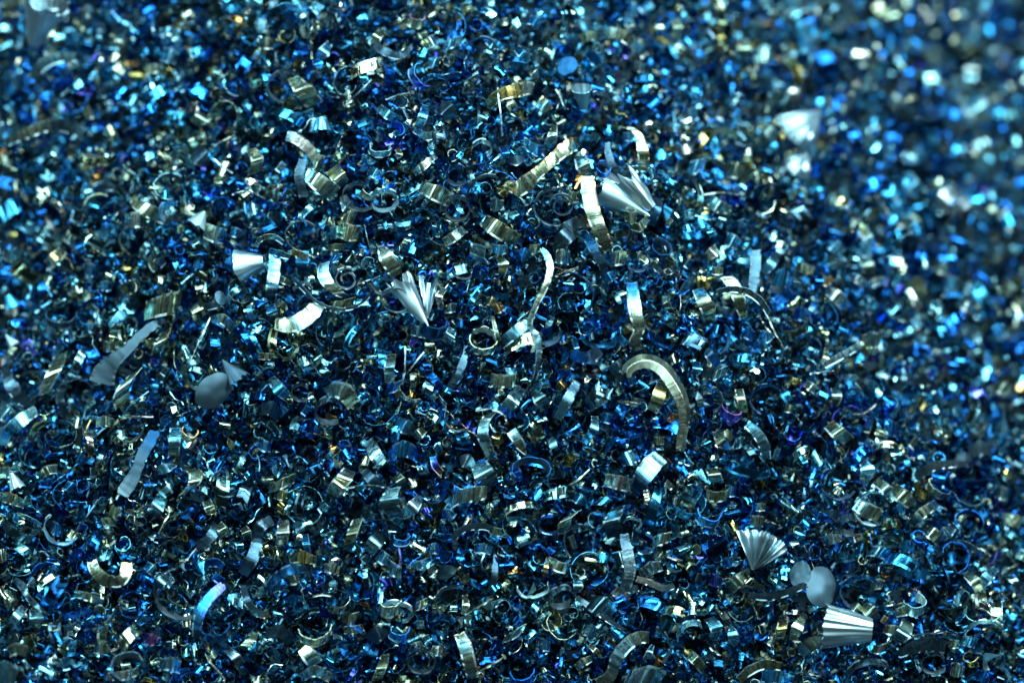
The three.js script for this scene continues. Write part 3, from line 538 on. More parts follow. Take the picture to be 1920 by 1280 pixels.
R('G', '1215,395,54 1240,425,60 1255,465,56', 'straw', { arch: 0.25 });
R('G', '1355,415,50 1375,440,54 1380,475,50', 'straw>olive', { arch: 0.25 });
R('G', '1145,650,30 1160,615,44 1205,610,54 1245,640,44', 'sky>blue>sky', { arch: 0.15, h: 1.8, tilt: 25, say: 'blue hook at the top of the violet ribbon' });
R('G', '1185,680,46 1215,700,50 1245,720,46', 'blue', { arch: 0.15, h: 1.6 });
R('G', '1250,730,44 1195,780,58 1135,850,58 1105,920,56 1095,985,52 1095,1040,50', 'violet>blue>sky>slate', { arch: 0.1, h: 1.8, tilt: 8, edge: 'violet', say: 'vivid blue and violet bent ribbon', mark: 'the vivid violet ribbon' });
R('G', '1610,590,50 1690,580,72 1770,600,50', 'straw>gold>olive', { arch: 0.2, edge: 'orange' });
R('G', '1570,740,20 1630,700,80 1680,690,50', 'straw', { arch: 0.15 });
C('G', 1620, 720, 120, 70, -60, 40, -20, 150, 'navy', {});
R('G', '1350,730,36 1375,820,46 1425,885,44 1475,905,36', 'slate>teal', { arch: 0.1, matte: 1, say: 'ribbed teal matt arc', mark: 'the ribbed teal arc' });
R('G', '1440,470,60 1405,590,72 1350,680,60', 'slate', { arch: 0.1, matte: 1 });
R('G', '1460,905,40 1500,890,50', 'orange>straw', { arch: 0.2 });
C('G', 1000, 810, 130, 60, -90, 62, 120, 330, 'slate', { say: 'wide dark ring left of the violet ribbon' });
R('G', '960,680,70 905,725,94 880,790,70', 'teal>slate', { arch: 0.2 });
R('G', '408,780,44 480,800,48 575,835,36', 'teal>straw>teal', { arch: 0.1 });
R('G', '135,855,46 90,910,54 45,975,50', 'grey>teal>slate', { arch: 0.15 });
R('G', '190,870,70 200,920,84 190,975,70', 'teal', { arch: 0.25, dir: 5 });
R('G', '885,1185,70 945,1175,84 1005,1195,80', 'teal>cyan', { arch: 0.28, dir: 78, say: 'bright cyan ring segment at the foot of the heap', mark: 'the bright cyan segment' });
C('G', 715, 1195, 92, 56, 84, 50, 200, 480, 'slate', {});
R('G', '590,1245,50 690,1240,56 775,1215,44', 'pink>straw', { arch: 0.15, dir: 80 });
R('G', '1255,1085,46 1315,1140,56 1365,1240,50', 'teal>grey>slate', { arch: 0.12 });
C('G', 1745, 990, 95, 64, 86, 42, 10, 200, 'straw', { say: 'straw yellow hoop standing open towards the foot', mark: 'the open straw hoop' });
R('G', '1690,1080,80 1730,1135,94 1765,1180,90', 'straw>teal', { arch: 0.2, h: 1.4 });
R('G', '1675,1255,50 1755,1215,72 1845,1255,60', 'teal>straw', { arch: 0.25, tilt: 15 });
R('G', '525,1085,66 560,1090,74 595,1090,60', 'teal>cream>grey', { arch: 0.3, dir: 80 });
R('G', '340,1180,70 380,1170,76', 'cyan>sky', { arch: 0.25, wave: 3 });
R('G', '800,1030,60 845,1040,76 895,1045,50', 'violet>magenta>violet', { arch: 0.25, dir: 75, say: 'iridescent violet and magenta chip in shadow' });
C('G', 1190, 980, 80, 70, 85, 45, -20, 200, 'navy', {});
R('G', '-10,240,56 60,255,66 135,285,50', 'straw>olive>straw', { arch: 0.2, edge: 'orange' });
R('G', '-30,1270,140 30,1235,160 90,1250,120', 'cyan>teal', { arch: 0.15, h: 3 });
R('G', '40,1110,60 90,1090,70 150,1110,60', 'olive>straw', { arch: 0.2, h: 2 });
R('G', '430,20,60 465,45,70', 'sky>blue', { arch: 0.3, dir: 60 });
R('G', '360,175,60 385,185,66 410,190,50', 'sky', { arch: 0.3, dir: 50 });
R('G', '860,110,40 910,85,60 990,65,30', 'slate>cyan>teal', { arch: 0.15, point: 2 });
R('G', '-10,110,60 40,105,66 85,110,40', 'straw>teal', { arch: 0.2 });
R('G', '810,620,50 840,645,62 865,670,50', 'sky>cyan>blue', { arch: 0.3 });
R('G', '1805,640,50 1850,640,70 1905,665,50', 'pink>straw', { arch: 0.2 });
R('G', '1790,290,60 1815,320,66', 'cyan', { arch: 0.3 });
R('G', '1700,450,40 1708,510,44 1715,560,36', 'sky', { arch: 0.2 });
R('G', '1650,1070,50 1700,1060,66 1740,1050,50', 'olive', { arch: 0.2, dir: 85 });
R('G', '1270,1090,30 1220,1040,40 1160,1010,60', 'navy>slate', { arch: 0.1, matte: 1 });
R('G', '1480,1010,50 1560,990,80 1620,1060,50', 'slate', { arch: 0.1, matte: 1 });
R('G', '70,700,30 120,740,50 150,800,30 200,850,24 265,900,12', 'slate>grey', { arch: 0.05 });
// lower centre
R('H', '295,185,80 265,250,104 275,310,106 310,360,80', 'teal>slate', { arch: 0.2, dir: 10, h: 1.6, wave: 2, say: 'broad teal cylinder band beside a dark bowl', mark: 'the broad teal cylinder band' });
R('H', '335,350,50 395,305,84 445,235,40', 'teal>grey', { arch: 0.12 });
R('H', '615,275,70 680,240,84 750,230,86 815,218,70', 'teal>straw', { arch: 0.2, dir: 84, serr: 1, h: 1.6, wave: 2.2, say: 'toothed cream band with shining stripes', mark: 'the toothed cream band' });
C('H', 685, 165, 85, 70, 86, 40, 30, 170, 'blue>cyan>blue', { say: 'blue arched band with a bright stripe' });
R('H', '760,40,90 800,120,124 850,190,80', 'teal>slate', { arch: 0.12, wave: 2 });
R('H', '660,50,60 700,40,90 740,90,40', 'grey', { arch: 0.1, matte: 1 });
R('H', '1470,145,76 1550,165,84 1645,185,76', 'straw>pink>straw', { arch: 0.2, dir: 78, wave: 2.5, say: 'cream and gold striped band', mark: 'the cream and gold striped band' });
R('H', '1630,230,60 1670,150,100 1735,60,110 1790,10,90', 'navy>teal', { arch: 0.15, dir: -40, h: 1.6, say: 'broad pale teal ribbon rising below the hook', mark: 'the pale teal ribbon below the hook' });
R('H', '1660,5,80 1600,30,80 1560,50,50', 'cyan>sky', { arch: 0.25 });
R('H', '1310,325,70 1255,370,84 1240,450,76', 'teal>straw>teal', { arch: 0.22, dir: 25, say: 'teal and straw band arching over a dark ring' });
C('H', 1335, 490, 92, 34, -90, 66, -30, 240, 'slate', {});
R('H', '1280,500,70 1310,490,80', 'straw>cyan', { arch: 0.25 });
R('H', '1145,595,56 1220,635,64 1310,650,56', 'grey>straw>slate', { arch: 0.15 });
R('H', '635,545,24 635,465,36 695,418,40 790,408,40 850,425,36', 'slate', { arch: 0.06, h: 2, matte: 1, say: 'thin ribbed slate arc with an olive tip', mark: 'the thin ribbed slate arc' });
R('H', '820,420,40 860,435,50 920,450,44', 'olive>straw', { arch: 0.15 });
R('H', '1550,295,80 1510,375,104 1535,470,90', 'teal>slate', { arch: 0.2, dir: 15, wave: 2, say: 'teal curl with a pale streak beside a ribbed grey strip' });
C('H', 1680, 505, 72, 36, -90, 62, -120, 80, 'sky', { matte: 1 });
C('H', 1625, 400, 50, 24, -90, 60, -60, 160, 'teal');
R('H', '1575,440,50 1600,560,64 1612,660,66 1580,770,60', 'slate>grey>slate', { arch: 0.08, h: 1.8, matte: 1, tilt: -10, say: 'upright ribbed grey strip on the lower flank', mark: 'the upright ribbed grey strip' });
R('H', '1560,750,40 1620,760,50 1660,750,40', 'grey', { arch: 0.1, matte: 1 });
R('H', '1670,680,60 1735,640,80 1795,625,60', 'straw>teal>straw', { arch: 0.25, wave: 3 });
R('H', '1640,700,34 1720,720,40 1800,752,40 1865,740,30', 'pink>grey', { arch: 0.06, matte: 1, h: 1.5 });
R('H', '1740,495,66 1790,480,74 1840,465,60', 'straw', { arch: 0.28, dir: 80 });
R('H', '240,440,60 185,500,92 150,560,60', 'slate>teal', { arch: 0.2 });
C('H', 305, 895, 92, 44, -90, 60, -70, 150, 'grey', { matte: 1, say: 'thick ribbed grey half ring' });
C('H', 265, 850, 55, 90, 80, 40, -20, 200, 'straw', {});
R('H', '1365,820,90 1440,850,114 1530,890,80', 'slate>teal', { arch: 0.2, tilt: 5, dir: 50, say: 'broad pale teal plate over a dark hollow' });
R('H', '655,1000,60 690,1075,76 712,1160,76 735,1260,66', 'straw>teal>straw>teal', { arch: 0.12, tilt: 5, h: 1.6, edge: 'pink', say: 'long pale straw ribbon at the foot of the heap', mark: 'the long ribbon at the heap foot' });
R('H', '1420,1290,60 1500,1245,66 1535,1150,74 1590,1075,76 1660,1030,74 1725,1030,66', 'straw>teal>straw', { arch: 0.12, h: 1.6, tilt: 10, say: 'long straw ribbon arching up from the foot of the heap', mark: 'the arching straw ribbon' });
R('H', '905,1040,54 965,1012,64 1025,970,54', 'straw>teal>straw', { arch: 0.28, dir: 68 });
R('H', '245,1120,50 222,1200,66 195,1270,60', 'olive>straw', { arch: 0.2, dir: 10 });
R('H', '505,1100,56 545,1105,62 590,1110,50', 'cream>pink', { arch: 0.28, dir: 84 });
R('H', '390,1100,40 420,1080,60 455,1060,40', 'pink>straw', { arch: 0.2, serr: 1 });
R('H', '1345,985,66 1390,990,74 1430,1010,60', 'teal>cyan', { arch: 0.28, dir: 70 });
R('H', '1090,1060,70 1130,1070,74 1165,1080,60', 'teal>sky', { arch: 0.28, dir: 85, wave: 2.5 });
R('H', '765,830,20 830,852,48 905,815,20', 'teal', { arch: 0.12, say: 'pale crescent flake on a thin stem' });
R('H', '370,625,20 435,622,50 505,580,20', 'cyan', { arch: 0.12 });
R('H', '1580,1270,120 1700,1240,130 1800,1260,100', 'grey>teal', { arch: 0.15, dir: 70, wave: 3 });
R('H', '1720,1150,70 1720,1110,40 1740,1070,20', 'cream>cyan', { arch: 0.1 });
C('H', 1690, 1100, 150, 40, -90, 64, -40, 70, 'slate');
R('H', '410,860,56 445,845,62 480,830,50', 'pink>straw', { arch: 0.28, dir: 78 });
R('H', '510,15,36 525,70,44 560,115,36', 'blue>violet>orange', { arch: 0.12, h: 1.5, say: 'small violet tongue with an orange tip', mark: 'the violet tongue with an orange tip' });
R('H', '95,360,66 60,450,76 35,540,60', 'straw>olive>slate', { arch: 0.15, dir: 15 });
R('H', '1155,575,14 1142,640,32 1130,695,14', 'gold>orange', { arch: 0.06 });
C('H', 335, 480, 46, 44, 85, 35, -20, 240, 'sky>blue');
R('H', '115,85,40 170,150,62 240,205,40', 'slate', { arch: 0.1, matte: 1, serr: 1 });
R('H', '1820,190,50 1845,165,60', 'cream', { arch: 0.25 });
R('H', '1840,280,46 1860,275,52 1880,265,40', 'orange>cream', { arch: 0.25, dir: 85 });
R('H', '-20,190,80 15,140,92 45,90,70', 'straw', { arch: 0.2, dir: -20 });
R('H', '255,620,76 295,650,82 335,670,70', 'teal', { arch: 0.25, dir: 86 });
R('H', '205,560,70 240,590,76 280,600,50', 'cyan>teal', { arch: 0.25 });
R('H', '740,530,50 790,530,62 840,545,50', 'cyan', { arch: 0.2 });
R('H', '890,540,60 925,550,66', 'blue>sky', { arch: 0.28 });
R('H', '1300,240,60 1330,255,66 1355,270,50', 'sky>cyan>sky', { arch: 0.28, dir: 60 });
R('H', '1420,265,60 1460,265,66 1500,280,50', 'sky>cyan', { arch: 0.28, dir: 45, wave: 2.5 });
R('H', '480,540,60 525,530,66 560,550,50', 'cyan>blue', { arch: 0.28, wave: 3 });
R('H', '560,340,60 600,345,66 630,320,50', 'blue>cyan', { arch: 0.28 });
R('H', '590,290,60 625,265,66', 'cyan>sky', { arch: 0.28 });
C('H', 1160, 395, 62, 34, -90, 60, 60, 320, 'blue', { matte: 1 });
C('H', 1060, 740, 90, 30, -90, 62, 180, 380, 'teal', {});
C('H', 1070, 110, 110, 60, 88, 50, 150, 400, 'navy', {});
R('H', '955,70,50 975,110,70 990,160,40', 'blue', { arch: 0.2 });
R('H', '150,1040,60 200,1010,90 255,1000,40', 'slate', { arch: 0.1, matte: 1 });
C('H', 320, 990, 60, 60, 80, 40, 0, 190, 'sky>blue', { wave: 2.5 });
R('H', '440,930,40 442,980,46', 'teal', { arch: 0.25 });
R('H', '0,940,70 50,930,80 90,910,60', 'olive>straw', { arch: 0.25, dir: 78 });
R('H', '10,990,40 70,985,50 125,970,40', 'straw>pink', { arch: 0.2 });
C('H', 640, 830, 110, 36, -90, 60, 60, 300, 'slate', {});
R('H', '690,790,30 695,850,44 680,900,30', 'straw', { arch: 0.2 });
R('H', '640,960,50 665,975,54', 'gold>cream', { arch: 0.25 });
C('H', 440, 1160, 70, 44, -90, 60, -40, 500, 'slate', { grow: 0.6 });
C('H', 1000, 1230, 70, 60, 86, 40, 0, 190, 'blue', {});
R('H', '1380,1070,20 1420,1100,34 1455,1140,18', 'cream>gold', { arch: 0.06 });
R('H', '1310,1200,40 1355,1165,50 1405,1140,36', 'straw', { arch: 0.15 });
R('H', '1310,800,30 1400,860,36 1490,930,30 1590,990,14', 'grey', { arch: 0.04, matte: 1 });
R('H', '1520,760,60 1600,830,50', 'pink', { arch: 0.2 });
C('H', 1230, 800, 70, 50, -70, 50, -20, 300, 'slate', {});
R('H', '300,120,50 330,150,60 350,200,46', 'straw>slate', { arch: 0.2 });
R('H', '1300,700,40 1325,740,60 1300,790,30', 'teal>grey', { arch: 0.15, point: 2 });
R('H', '860,560,20 855,680,40 830,780,46', 'slate', { arch: 0.05, matte: 1 });
// lower right
R('I', '365,790,34 430,800,40 500,800,44 600,770,44 705,728,36', 'slate', { arch: 0.06, h: 2.6, matte: 1, say: 'dark matt strip crossing in front of the dished flakes' });
R('I', '1205,1125,40 1290,1085,76 1390,1065,92 1480,1085,70', 'slate', { arch: 0.1, h: 1.6, matte: 1, say: 'broad slate grey matt tongue near the fluted cone', mark: 'the broad slate tongue' });
R('I', '270,945,24 285,1020,66 295,1085,40', 'cyan', { arch: 0.15, wave: 2.5, point: 2, say: 'bright icy leaf shaped chip' });
R('I', '690,890,24 640,975,66 618,1045,40', 'straw', { arch: 0.15, serr: 1, say: 'toothed straw leaf beside a gold chip' });
R('I', '565,925,54 555,980,62 540,1040,50', 'pink>gold>straw', { arch: 0.25, dir: 10 });
R('I', '160,80,70 180,120,76 195,165,74', 'straw', { arch: 0.2, dir: 8, say: 'square cream chip standing on an olive cylinder', mark: 'the square cream chip' });
C('I', 185, 225, 60, 62, 84, 15, 20, 165, 'olive', {});
R('I', '240,205,64 265,212,68 298,215,56', 'cyan', { arch: 0.28, dir: 84 });
C('I', 140, 345, 70, 60, 70, 42, -10, 220, 'sky>blue', { say: 'blue ring segment next to a straw chip' });
R('I', '365,375,64 410,380,72 455,380,60', 'straw>olive', { arch: 0.3, dir: 85 });
R('I', '400,300,46 435,300,52 465,300,40', 'straw', { arch: 0.25, dir: 80 });
C('I', 1075, 300, 112, 34, -90, 64, 60, 290, 'teal', {});
R('I', '965,280,70 1030,315,94 1105,355,80', 'teal>straw', { arch: 0.2, dir: 55, h: 1.6, say: 'pale straw band inside a wide teal ring', mark: 'the pale band in the wide ring' });
R('I', '1075,150,50 1140,200,64 1185,265,60', 'straw>teal', { arch: 0.2 });
R('I', '1160,180,60 1230,240,94 1290,290,60', 'olive>straw', { arch: 0.2 });
R('I', '1185,330,56 1215,310,62 1250,310,50', 'sky', { arch: 0.25 });
R('I', '1275,400,50 1340,335,64 1430,275,56', 'slate>straw>teal', { arch: 0.2 });
R('I', '985,20,20 1035,90,84 1010,170,50', 'cyan>teal', { arch: 0.15, say: 'pale cyan leaf above the wide teal ring' });
C('I', 870, 160, 105, 40, -90, 62, 120, 330, 'navy', {});
R('I', '1045,545,66 1100,550,74 1155,570,60', 'cyan>teal>sky', { arch: 0.25, dir: 60, wave: 2.5 });
R('I', '1655,760,40 1700,700,76 1755,640,40', 'cyan', { arch: 0.15, wave: 3, say: 'striped cyan leaf with a straw wing' });
R('I', '1580,670,40 1640,720,70 1660,770,40', 'straw', { arch: 0.15 });
C('I', 1010, 770, 118, 44, -90, 62, 20, 260, 'navy', {});
R('I', '1055,740,60 1090,730,70 1125,730,50', 'straw', { arch: 0.25, dir: 78 });
C('I', 1290, 845, 62, 70, 86, 40, -10, 260, 'teal', { say: 'teal ring standing open beside straw stripes' });
R('I', '1195,890,50 1240,880,64 1275,850,50', 'straw', { arch: 0.25, wave: 3 });
R('I', '1185,1050,70 1235,1010,86 1265,930,70', 'straw>grey>straw', { arch: 0.2, dir: -30 });
R('I', '1130,980,50 1165,985,62 1210,990,50', 'gold>cream>gold', { arch: 0.28, dir: 70, wave: 2.5 });
R('I', '1060,1090,50 1100,1095,60 1145,1080,50', 'straw>pink>olive', { arch: 0.28, dir: 70 });
R('I', '945,850,50 970,860,56 995,880,50', 'straw', { arch: 0.25 });
R('I', '1010,850,60 1050,880,80 1095,930,40', 'straw>slate', { arch: 0.15 });
R('I', '1115,920,40 1140,935,46', 'cream>orange', { arch: 0.25 });
R('I', '145,915,60 190,975,76 165,1050,56', 'teal>cyan>slate', { arch: 0.2, dir: 20 });
R('I', '1555,1045,60 1600,1050,66 1645,1065,54', 'cyan>sky', { arch: 0.28, dir: 70 });
R('I', '1490,1060,50 1520,1065,54 1550,1065,44', 'straw', { arch: 0.28, dir: 85 });
C('I', 1050, 1250, 128, 60, -90, 58, 20, 190, 'slate', { say: 'large slate hoop at the foot of the heap' });
C('I', 1400, 1170, 72, 40, -90, 64, 0, 340, 'slate', {});
R('I', '1750,210,76 1785,220,82 1815,230,70', 'teal>cream>teal', { arch: 0.28, dir: 82 });
R('I', '310,1270,50 380,1210,56 460,1180,56 560,1190,50', 'straw>olive', { arch: 0.12, h: 2 });
R('I', '440,1240,80 520,1250,90 620,1270,60', 'sky>cyan', { arch: 0.15 });
C('I', 1700, 1010, 112, 40, -90, 62, 30, 190, 'teal', { matte: 1 });
R('I', '1300,140,50 1340,110,56 1410,70,54 1500,60,44 1610,60,30', 'slate>grey', { arch: 0.06, matte: 1 });
C('I', 1440, 180, 72, 56, 70, 45, -20, 150, 'straw>slate');
R('I', '1350,420,50 1400,450,76 1440,490,60', 'straw', { arch: 0.2, wave: 3 });
R('I', '1440,470,60 1480,440,80 1510,410,50', 'teal', { arch: 0.15 });
R('I', '1215,520,60 1255,520,72 1295,530,56', 'sky', { arch: 0.25, dir: 84 });
R('I', '1720,590,60 1750,580,66 1790,570,50', 'blue>violet>blue', { arch: 0.28, dir: 75, wave: 2.5 });
R('I', '1500,1200,80 1535,1210,84 1580,1220,60', 'straw', { arch: 0.25, dir: 80 });
R('I', '1640,1230,60 1690,1250,66 1720,1260,50', 'blue', { arch: 0.25 });
R('I', '260,760,70 310,710,80 370,660,40', 'olive>straw>gold', { arch: 0.15 });
R('I', '150,700,70 185,710,76 220,720,56', 'violet>blue', { arch: 0.28, dir: 84 });
R('I', '75,690,50 105,700,54', 'teal>slate', { arch: 0.25 });
R('I', '225,610,50 255,610,66 285,590,40', 'blue>sky', { arch: 0.25 });
R('I', '640,600,50 670,605,56', 'sky', { arch: 0.25 });
R('I', '895,640,40 935,640,60 965,670,40', 'blue>slate', { arch: 0.2 });
R('I', '780,490,50 830,480,64 890,470,40', 'teal>cream', { arch: 0.2 });
C('I', 930, 400, 55, 60, -80, 50, 30, 300, 'slate', {});
R('I', '735,360,30 810,340,46 880,350,60', 'slate', { arch: 0.1, matte: 1 });
R('I', '975,450,50 990,490,56', 'straw>pink', { arch: 0.25 });
R('I', '665,1120,60 710,1070,90 780,1030,50', 'slate>olive', { arch: 0.1, matte: 1 });
C('I', 50, 1000, 80, 50, -80, 50, 30, 200, 'teal', {});
R('I', '30,1120,50 70,1150,60 120,1210,50', 'straw>olive', { arch: 0.2, wave: 3 });
R('I', '840,1210,30 850,1225,44', 'cream', { arch: 0.25 });
// right
R('F', '235,260,66 275,295,78 310,365,80 330,440,60 345,500,40', 'straw>olive', { arch: 0.2, dir: 12, h: 1.4, wave: 2, say: 'striped straw ribbon turning olive under a thin silver hoop', mark: 'the striped straw ribbon' });
R('F', '185,355,30 275,332,38 375,355,42 445,410,40 485,475,30', 'teal>silver>teal', { arch: 0.08, h: 3, tilt: 25, say: 'thin silver hoop on the right flank', mark: 'the thin silver hoop' });
R('F', '85,330,66 115,390,80 145,450,86 150,510,60', 'cyan>straw>olive', { arch: 0.2, dir: 20, say: 'cyan ribbon turning olive at its end' });
R('F', '410,110,60 405,250,60 385,395,50', 'slate', { arch: 0.06, matte: 1, h: 1.6 });
R('F', '525,120,44 500,190,60 440,240,60', 'slate>cyan', { arch: 0.1, matte: 1 });
R('F', '495,290,80 555,265,104 625,325,70', 'cyan>sky>blue', { arch: 0.2, dir: 80 });
R('F', '240,50,76 280,65,84 320,90,60', 'teal>cyan', { arch: 0.25 });
R('F', '130,160,40 170,130,70 200,100,50', 'straw>pink>straw', { arch: 0.2, wave: 3 });
R('F', '160,230,40 195,232,46 230,230,40', 'straw', { arch: 0.28, dir: 86, wave: 3 });
R('F', '0,310,60 30,325,74', 'teal>sky', { arch: 0.25 });
R('F', '20,180,56 50,200,66', 'cyan>blue', { arch: 0.25 });
R('F', '795,335,40 860,370,76 915,435,70', 'teal>cream>teal', { arch: 0.2, say: 'bright pale teal arch on the right flank' });
R('F', '1005,-10,50 1040,50,56 1060,90,50', 'straw>teal', { arch: 0.15 });
R('F', '990,105,80 1030,115,90 1065,110,66', 'cyan', { arch: 0.28, dir: 80, wave: 2 });
R('F', '1015,160,60 1040,200,70 1050,250,50', 'straw>olive', { arch: 0.2, dir: 10 });
R('F', '1020,335,30 1070,295,42 1110,285,46 1150,295,40', 'cream>silver', { arch: 0.15 });
R('F', '930,260,30 980,275,50 1020,310,40', 'silver>cream', { arch: 0.15 });
R('F', '1260,330,30 1300,400,36 1330,440,30', 'cream>pink', { arch: 0.08, h: 2 });
R('F', '785,765,34 890,705,42 1005,640,40', 'silver>teal', { arch: 0.06, h: 1.8, say: 'straight silver strip ending at a pale square chip' });
R('F', '1010,630,80 1060,615,96 1110,625,80', 'straw>teal>straw', { arch: 0.25, h: 2 });
R('F', '775,790,60 800,720,40 805,660,16', 'straw', { arch: 0.1 });
R('F', '625,470,76 665,470,86 700,490,60', 'blue>sky', { arch: 0.28, dir: 78 });
R('F', '355,1080,44 415,1135,62 455,1205,64 470,1285,56', 'cyan>teal>cyan', { arch: 0.12, h: 1.6, say: 'long cyan ribbon on the right flank', mark: 'the long cyan ribbon on the flank' });
R('F', '315,890,48 330,950,52 342,1025,46', 'straw>gold', { arch: 0.2, dir: 4 });
R('F', '570,1000,44 595,1000,50 620,1005,40', 'straw', { arch: 0.28, dir: 75 });
R('F', '815,1085,70 870,1135,84 935,1180,70', 'straw>olive', { arch: 0.2, dir: 40 });
R('F', '200,800,60 225,785,76 250,780,50', 'teal', { arch: 0.25 });
R('F', '330,570,60 370,580,76 400,600,60', 'sky>blue', { arch: 0.25, dir: 80 });
R('F', '430,590,60 470,600,76 500,580,50', 'cyan>sky', { arch: 0.25 });
R('F', '430,650,60 460,645,66 490,630,50', 'cyan>sky', { arch: 0.25 });
R('F', '1705,680,26 1708,760,44 1680,830,44 1610,865,30', 'sky>cyan', { arch: 0.1, tilt: 20 });
C('F', 480, 945, 95, 36, -90, 62, 20, 250, 'navy', {});
C('F', 130, 960, 95, 30, -90, 64, -60, 120, 'slate', {});
C('F', 690, 670, 95, 34, -90, 62, -30, 130, 'navy', {});
C('F', 270, 1010, 60, 60, 70, 40, 0, 170, 'violet', { edge: 'magenta' });
R('F', '850,880,46 865,930,60 850,980,46', 'teal>straw', { arch: 0.2 });
R('F', '690,860,40 720,880,56 745,900,40', 'cream', { arch: 0.2 });
R('F', '890,820,20 960,830,40 1010,880,40 1040,940,30', 'teal>slate', { arch: 0.08 });
R('F', '1185,900,30 1250,860,40 1350,850,40 1450,890,30', 'slate', { arch: 0.06, matte: 1 });
R('F', '1245,540,50 1265,590,56', 'cyan', { arch: 0.2 });
R('F', '1290,600,50 1370,630,50 1450,660,36', 'teal>slate', { arch: 0.1 });
R('F', '1450,300,70 1490,305,80 1540,300,60', 'cyan', { arch: 0.28, dir: 84 });
R('F', '1490,170,80 1520,165,86', 'ice', { arch: 0.25 });
R('F', '1410,190,60 1450,215,66 1500,230,50', 'straw', { arch: 0.2 });
R('F', '1545,400,50 1590,430,56 1640,460,40', 'cream>silver', { arch: 0.2 });
R('F', '1130,1100,90 1170,1110,96 1215,1130,70', 'sky>blue', { arch: 0.25, dir: 84 });
R('F', '1740,870,60 1790,885,70 1840,900,50', 'straw', { arch: 0.2, dir: 60 });
R('F', '820,60,60 850,90,76 880,110,60', 'cyan', { arch: 0.25 });
R('F', '630,200,50 680,215,60 735,230,44', 'straw', { arch: 0.25, dir: 80, wave: 3 });
R('F', '760,260,40 800,290,56 840,270,30', 'gold>orange', { arch: 0.2 });
R('F', '560,100,30 600,60,44 660,50,30', 'cyan>slate', { arch: 0.12 });
R('F', '1600,1240,60 1660,1220,90 1730,1230,60', 'grey', { arch: 0.1, matte: 1 });
R('F', '1280,1180,60 1310,1200,80', 'straw>teal', { arch: 0.2 });
R('F', '190,1120,50 220,1190,64 280,1220,40', 'olive>slate', { arch: 0.1 });
R('F', '290,1200,66 320,1190,70 345,1180,50', 'cyan', { arch: 0.25, dir: 80 });
R('F', '510,1250,60 540,1260,70', 'cyan', { arch: 0.25 });
// far slopes at the top
R('A', '150,0,80 250,20,90 330,15,90 375,40,60', 'silver', { arch: 0.2, h: 4, say: 'bright silver strip on the large blurred cone' });
R('C', '1080,60,50 1120,30,60', 'straw', { arch: 0.2 });
R('A', '10,800,50 130,750,60 270,700,70 390,710,78 475,755,70', 'teal>straw>slate>teal', { arch: 0.1, h: 2, say: 'long blurred teal ribbon on the far left slope', mark: 'the long blurred teal ribbon' });
R('A', '165,450,50 240,355,66 330,320,60 430,320,50', 'teal', { arch: 0.1, h: 1.8 });
R('A', '1085,690,60 1125,660,90 1160,640,70', 'straw', { arch: 0.2, dir: -30 });
C('A', 1610, 475, 115, 50, -90, 62, 60, 260, 'slate', { say: 'large slate hoop behind a straw ribbon' });
R('A', '1630,430,60 1690,500,110 1760,590,100', 'straw', { arch: 0.2, dir: 20, say: 'wide cream and straw ribbon inside the slate hoop', mark: 'the straw ribbon in the slate hoop' });
R('A', '1590,755,56 1660,775,66 1730,840,60 1775,900,66', 'grey>pink>straw', { arch: 0.1, h: 1.8, matte: 1, say: 'dull straw strip with a knobbed end' });
R('A', '1715,910,60 1760,905,96 1800,900,70', 'teal>straw', { arch: 0.25, dir: 70 });
R('A', '1700,960,70 1780,1020,104 1870,1080,90', 'cyan>straw>teal', { arch: 0.15, dir: 50, h: 1.6, wave: 2, say: 'pale striped ribbon beside the toothed dark arc', mark: 'the pale striped ribbon' });
R('A', '1850,940,80 1890,990,94 1920,1030,70', 'straw', { arch: 0.2, edge: 'gold' });
R('A', '1395,830,60 1435,890,76 1410,975,70', 'straw>olive', { arch: 0.2, dir: 15 });
R('A', '1770,340,30 1805,290,72 1840,235,30', 'cyan', { arch: 0.12 });
R('A', '695,1235,80 755,1225,94 815,1235,80', 'teal>cream>olive', { arch: 0.28, dir: 86 });
R('A', '735,1090,30 760,1140,60 840,1185,80 930,1230,60', 'olive>straw', { arch: 0.1 });
C('A', 955, 1175, 62, 50, -80, 50, 40, 230, 'sky', {});
R('A', '1690,885,46 1668,980,60 1695,1105,50', 'slate', { arch: 0.08, matte: 1, serr: 1, h: 1.8, say: 'toothed dark slate arc' });
R('A', '1550,920,60 1580,945,64', 'teal', { arch: 0.25 });
R('A', '1080,840,90 1120,880,110 1160,930,30', 'slate', { arch: 0.08, matte: 1 });
R('A', '450,80,60 490,60,70 520,90,50', 'cream>teal', { arch: 0.2 });
R('A', '600,120,60 640,90,80 670,60,50', 'cyan>blue', { arch: 0.2 });
R('A', '900,300,80 950,310,90 1000,330,60', 'cyan>teal', { arch: 0.2 });
R('A', '260,270,60 290,300,70', 'teal>straw', { arch: 0.2 });
R('A', '810,395,40 860,380,56 915,385,44', 'straw', { arch: 0.2 });
R('A', '950,140,30 980,220,40 1010,290,30', 'teal', { arch: 0.08 });
R('A', '1440,240,60 1490,240,70 1530,250,50', 'straw', { arch: 0.2 });
R('A', '1740,20,50 1790,60,60', 'cyan', { arch: 0.2 });
R('A', '1190,720,60 1220,740,66', 'blue>sky', { arch: 0.25 });
R('A', '470,640,60 510,620,80', 'straw', { arch: 0.2 });
R('A', '0,840,40 20,850,50', 'orange', { arch: 0.2, say: 'small blurred orange chip at the edge of the far left slope' });
R('A', '690,350,20 730,355,30 770,350,20', 'orange', { arch: 0.15 });
R('A', '520,1070,30 600,1040,50 700,1060,30', 'slate', { arch: 0.08, matte: 1 });
R('C', '440,680,40 490,730,60 530,770,56', 'straw>teal', { arch: 0.15 });
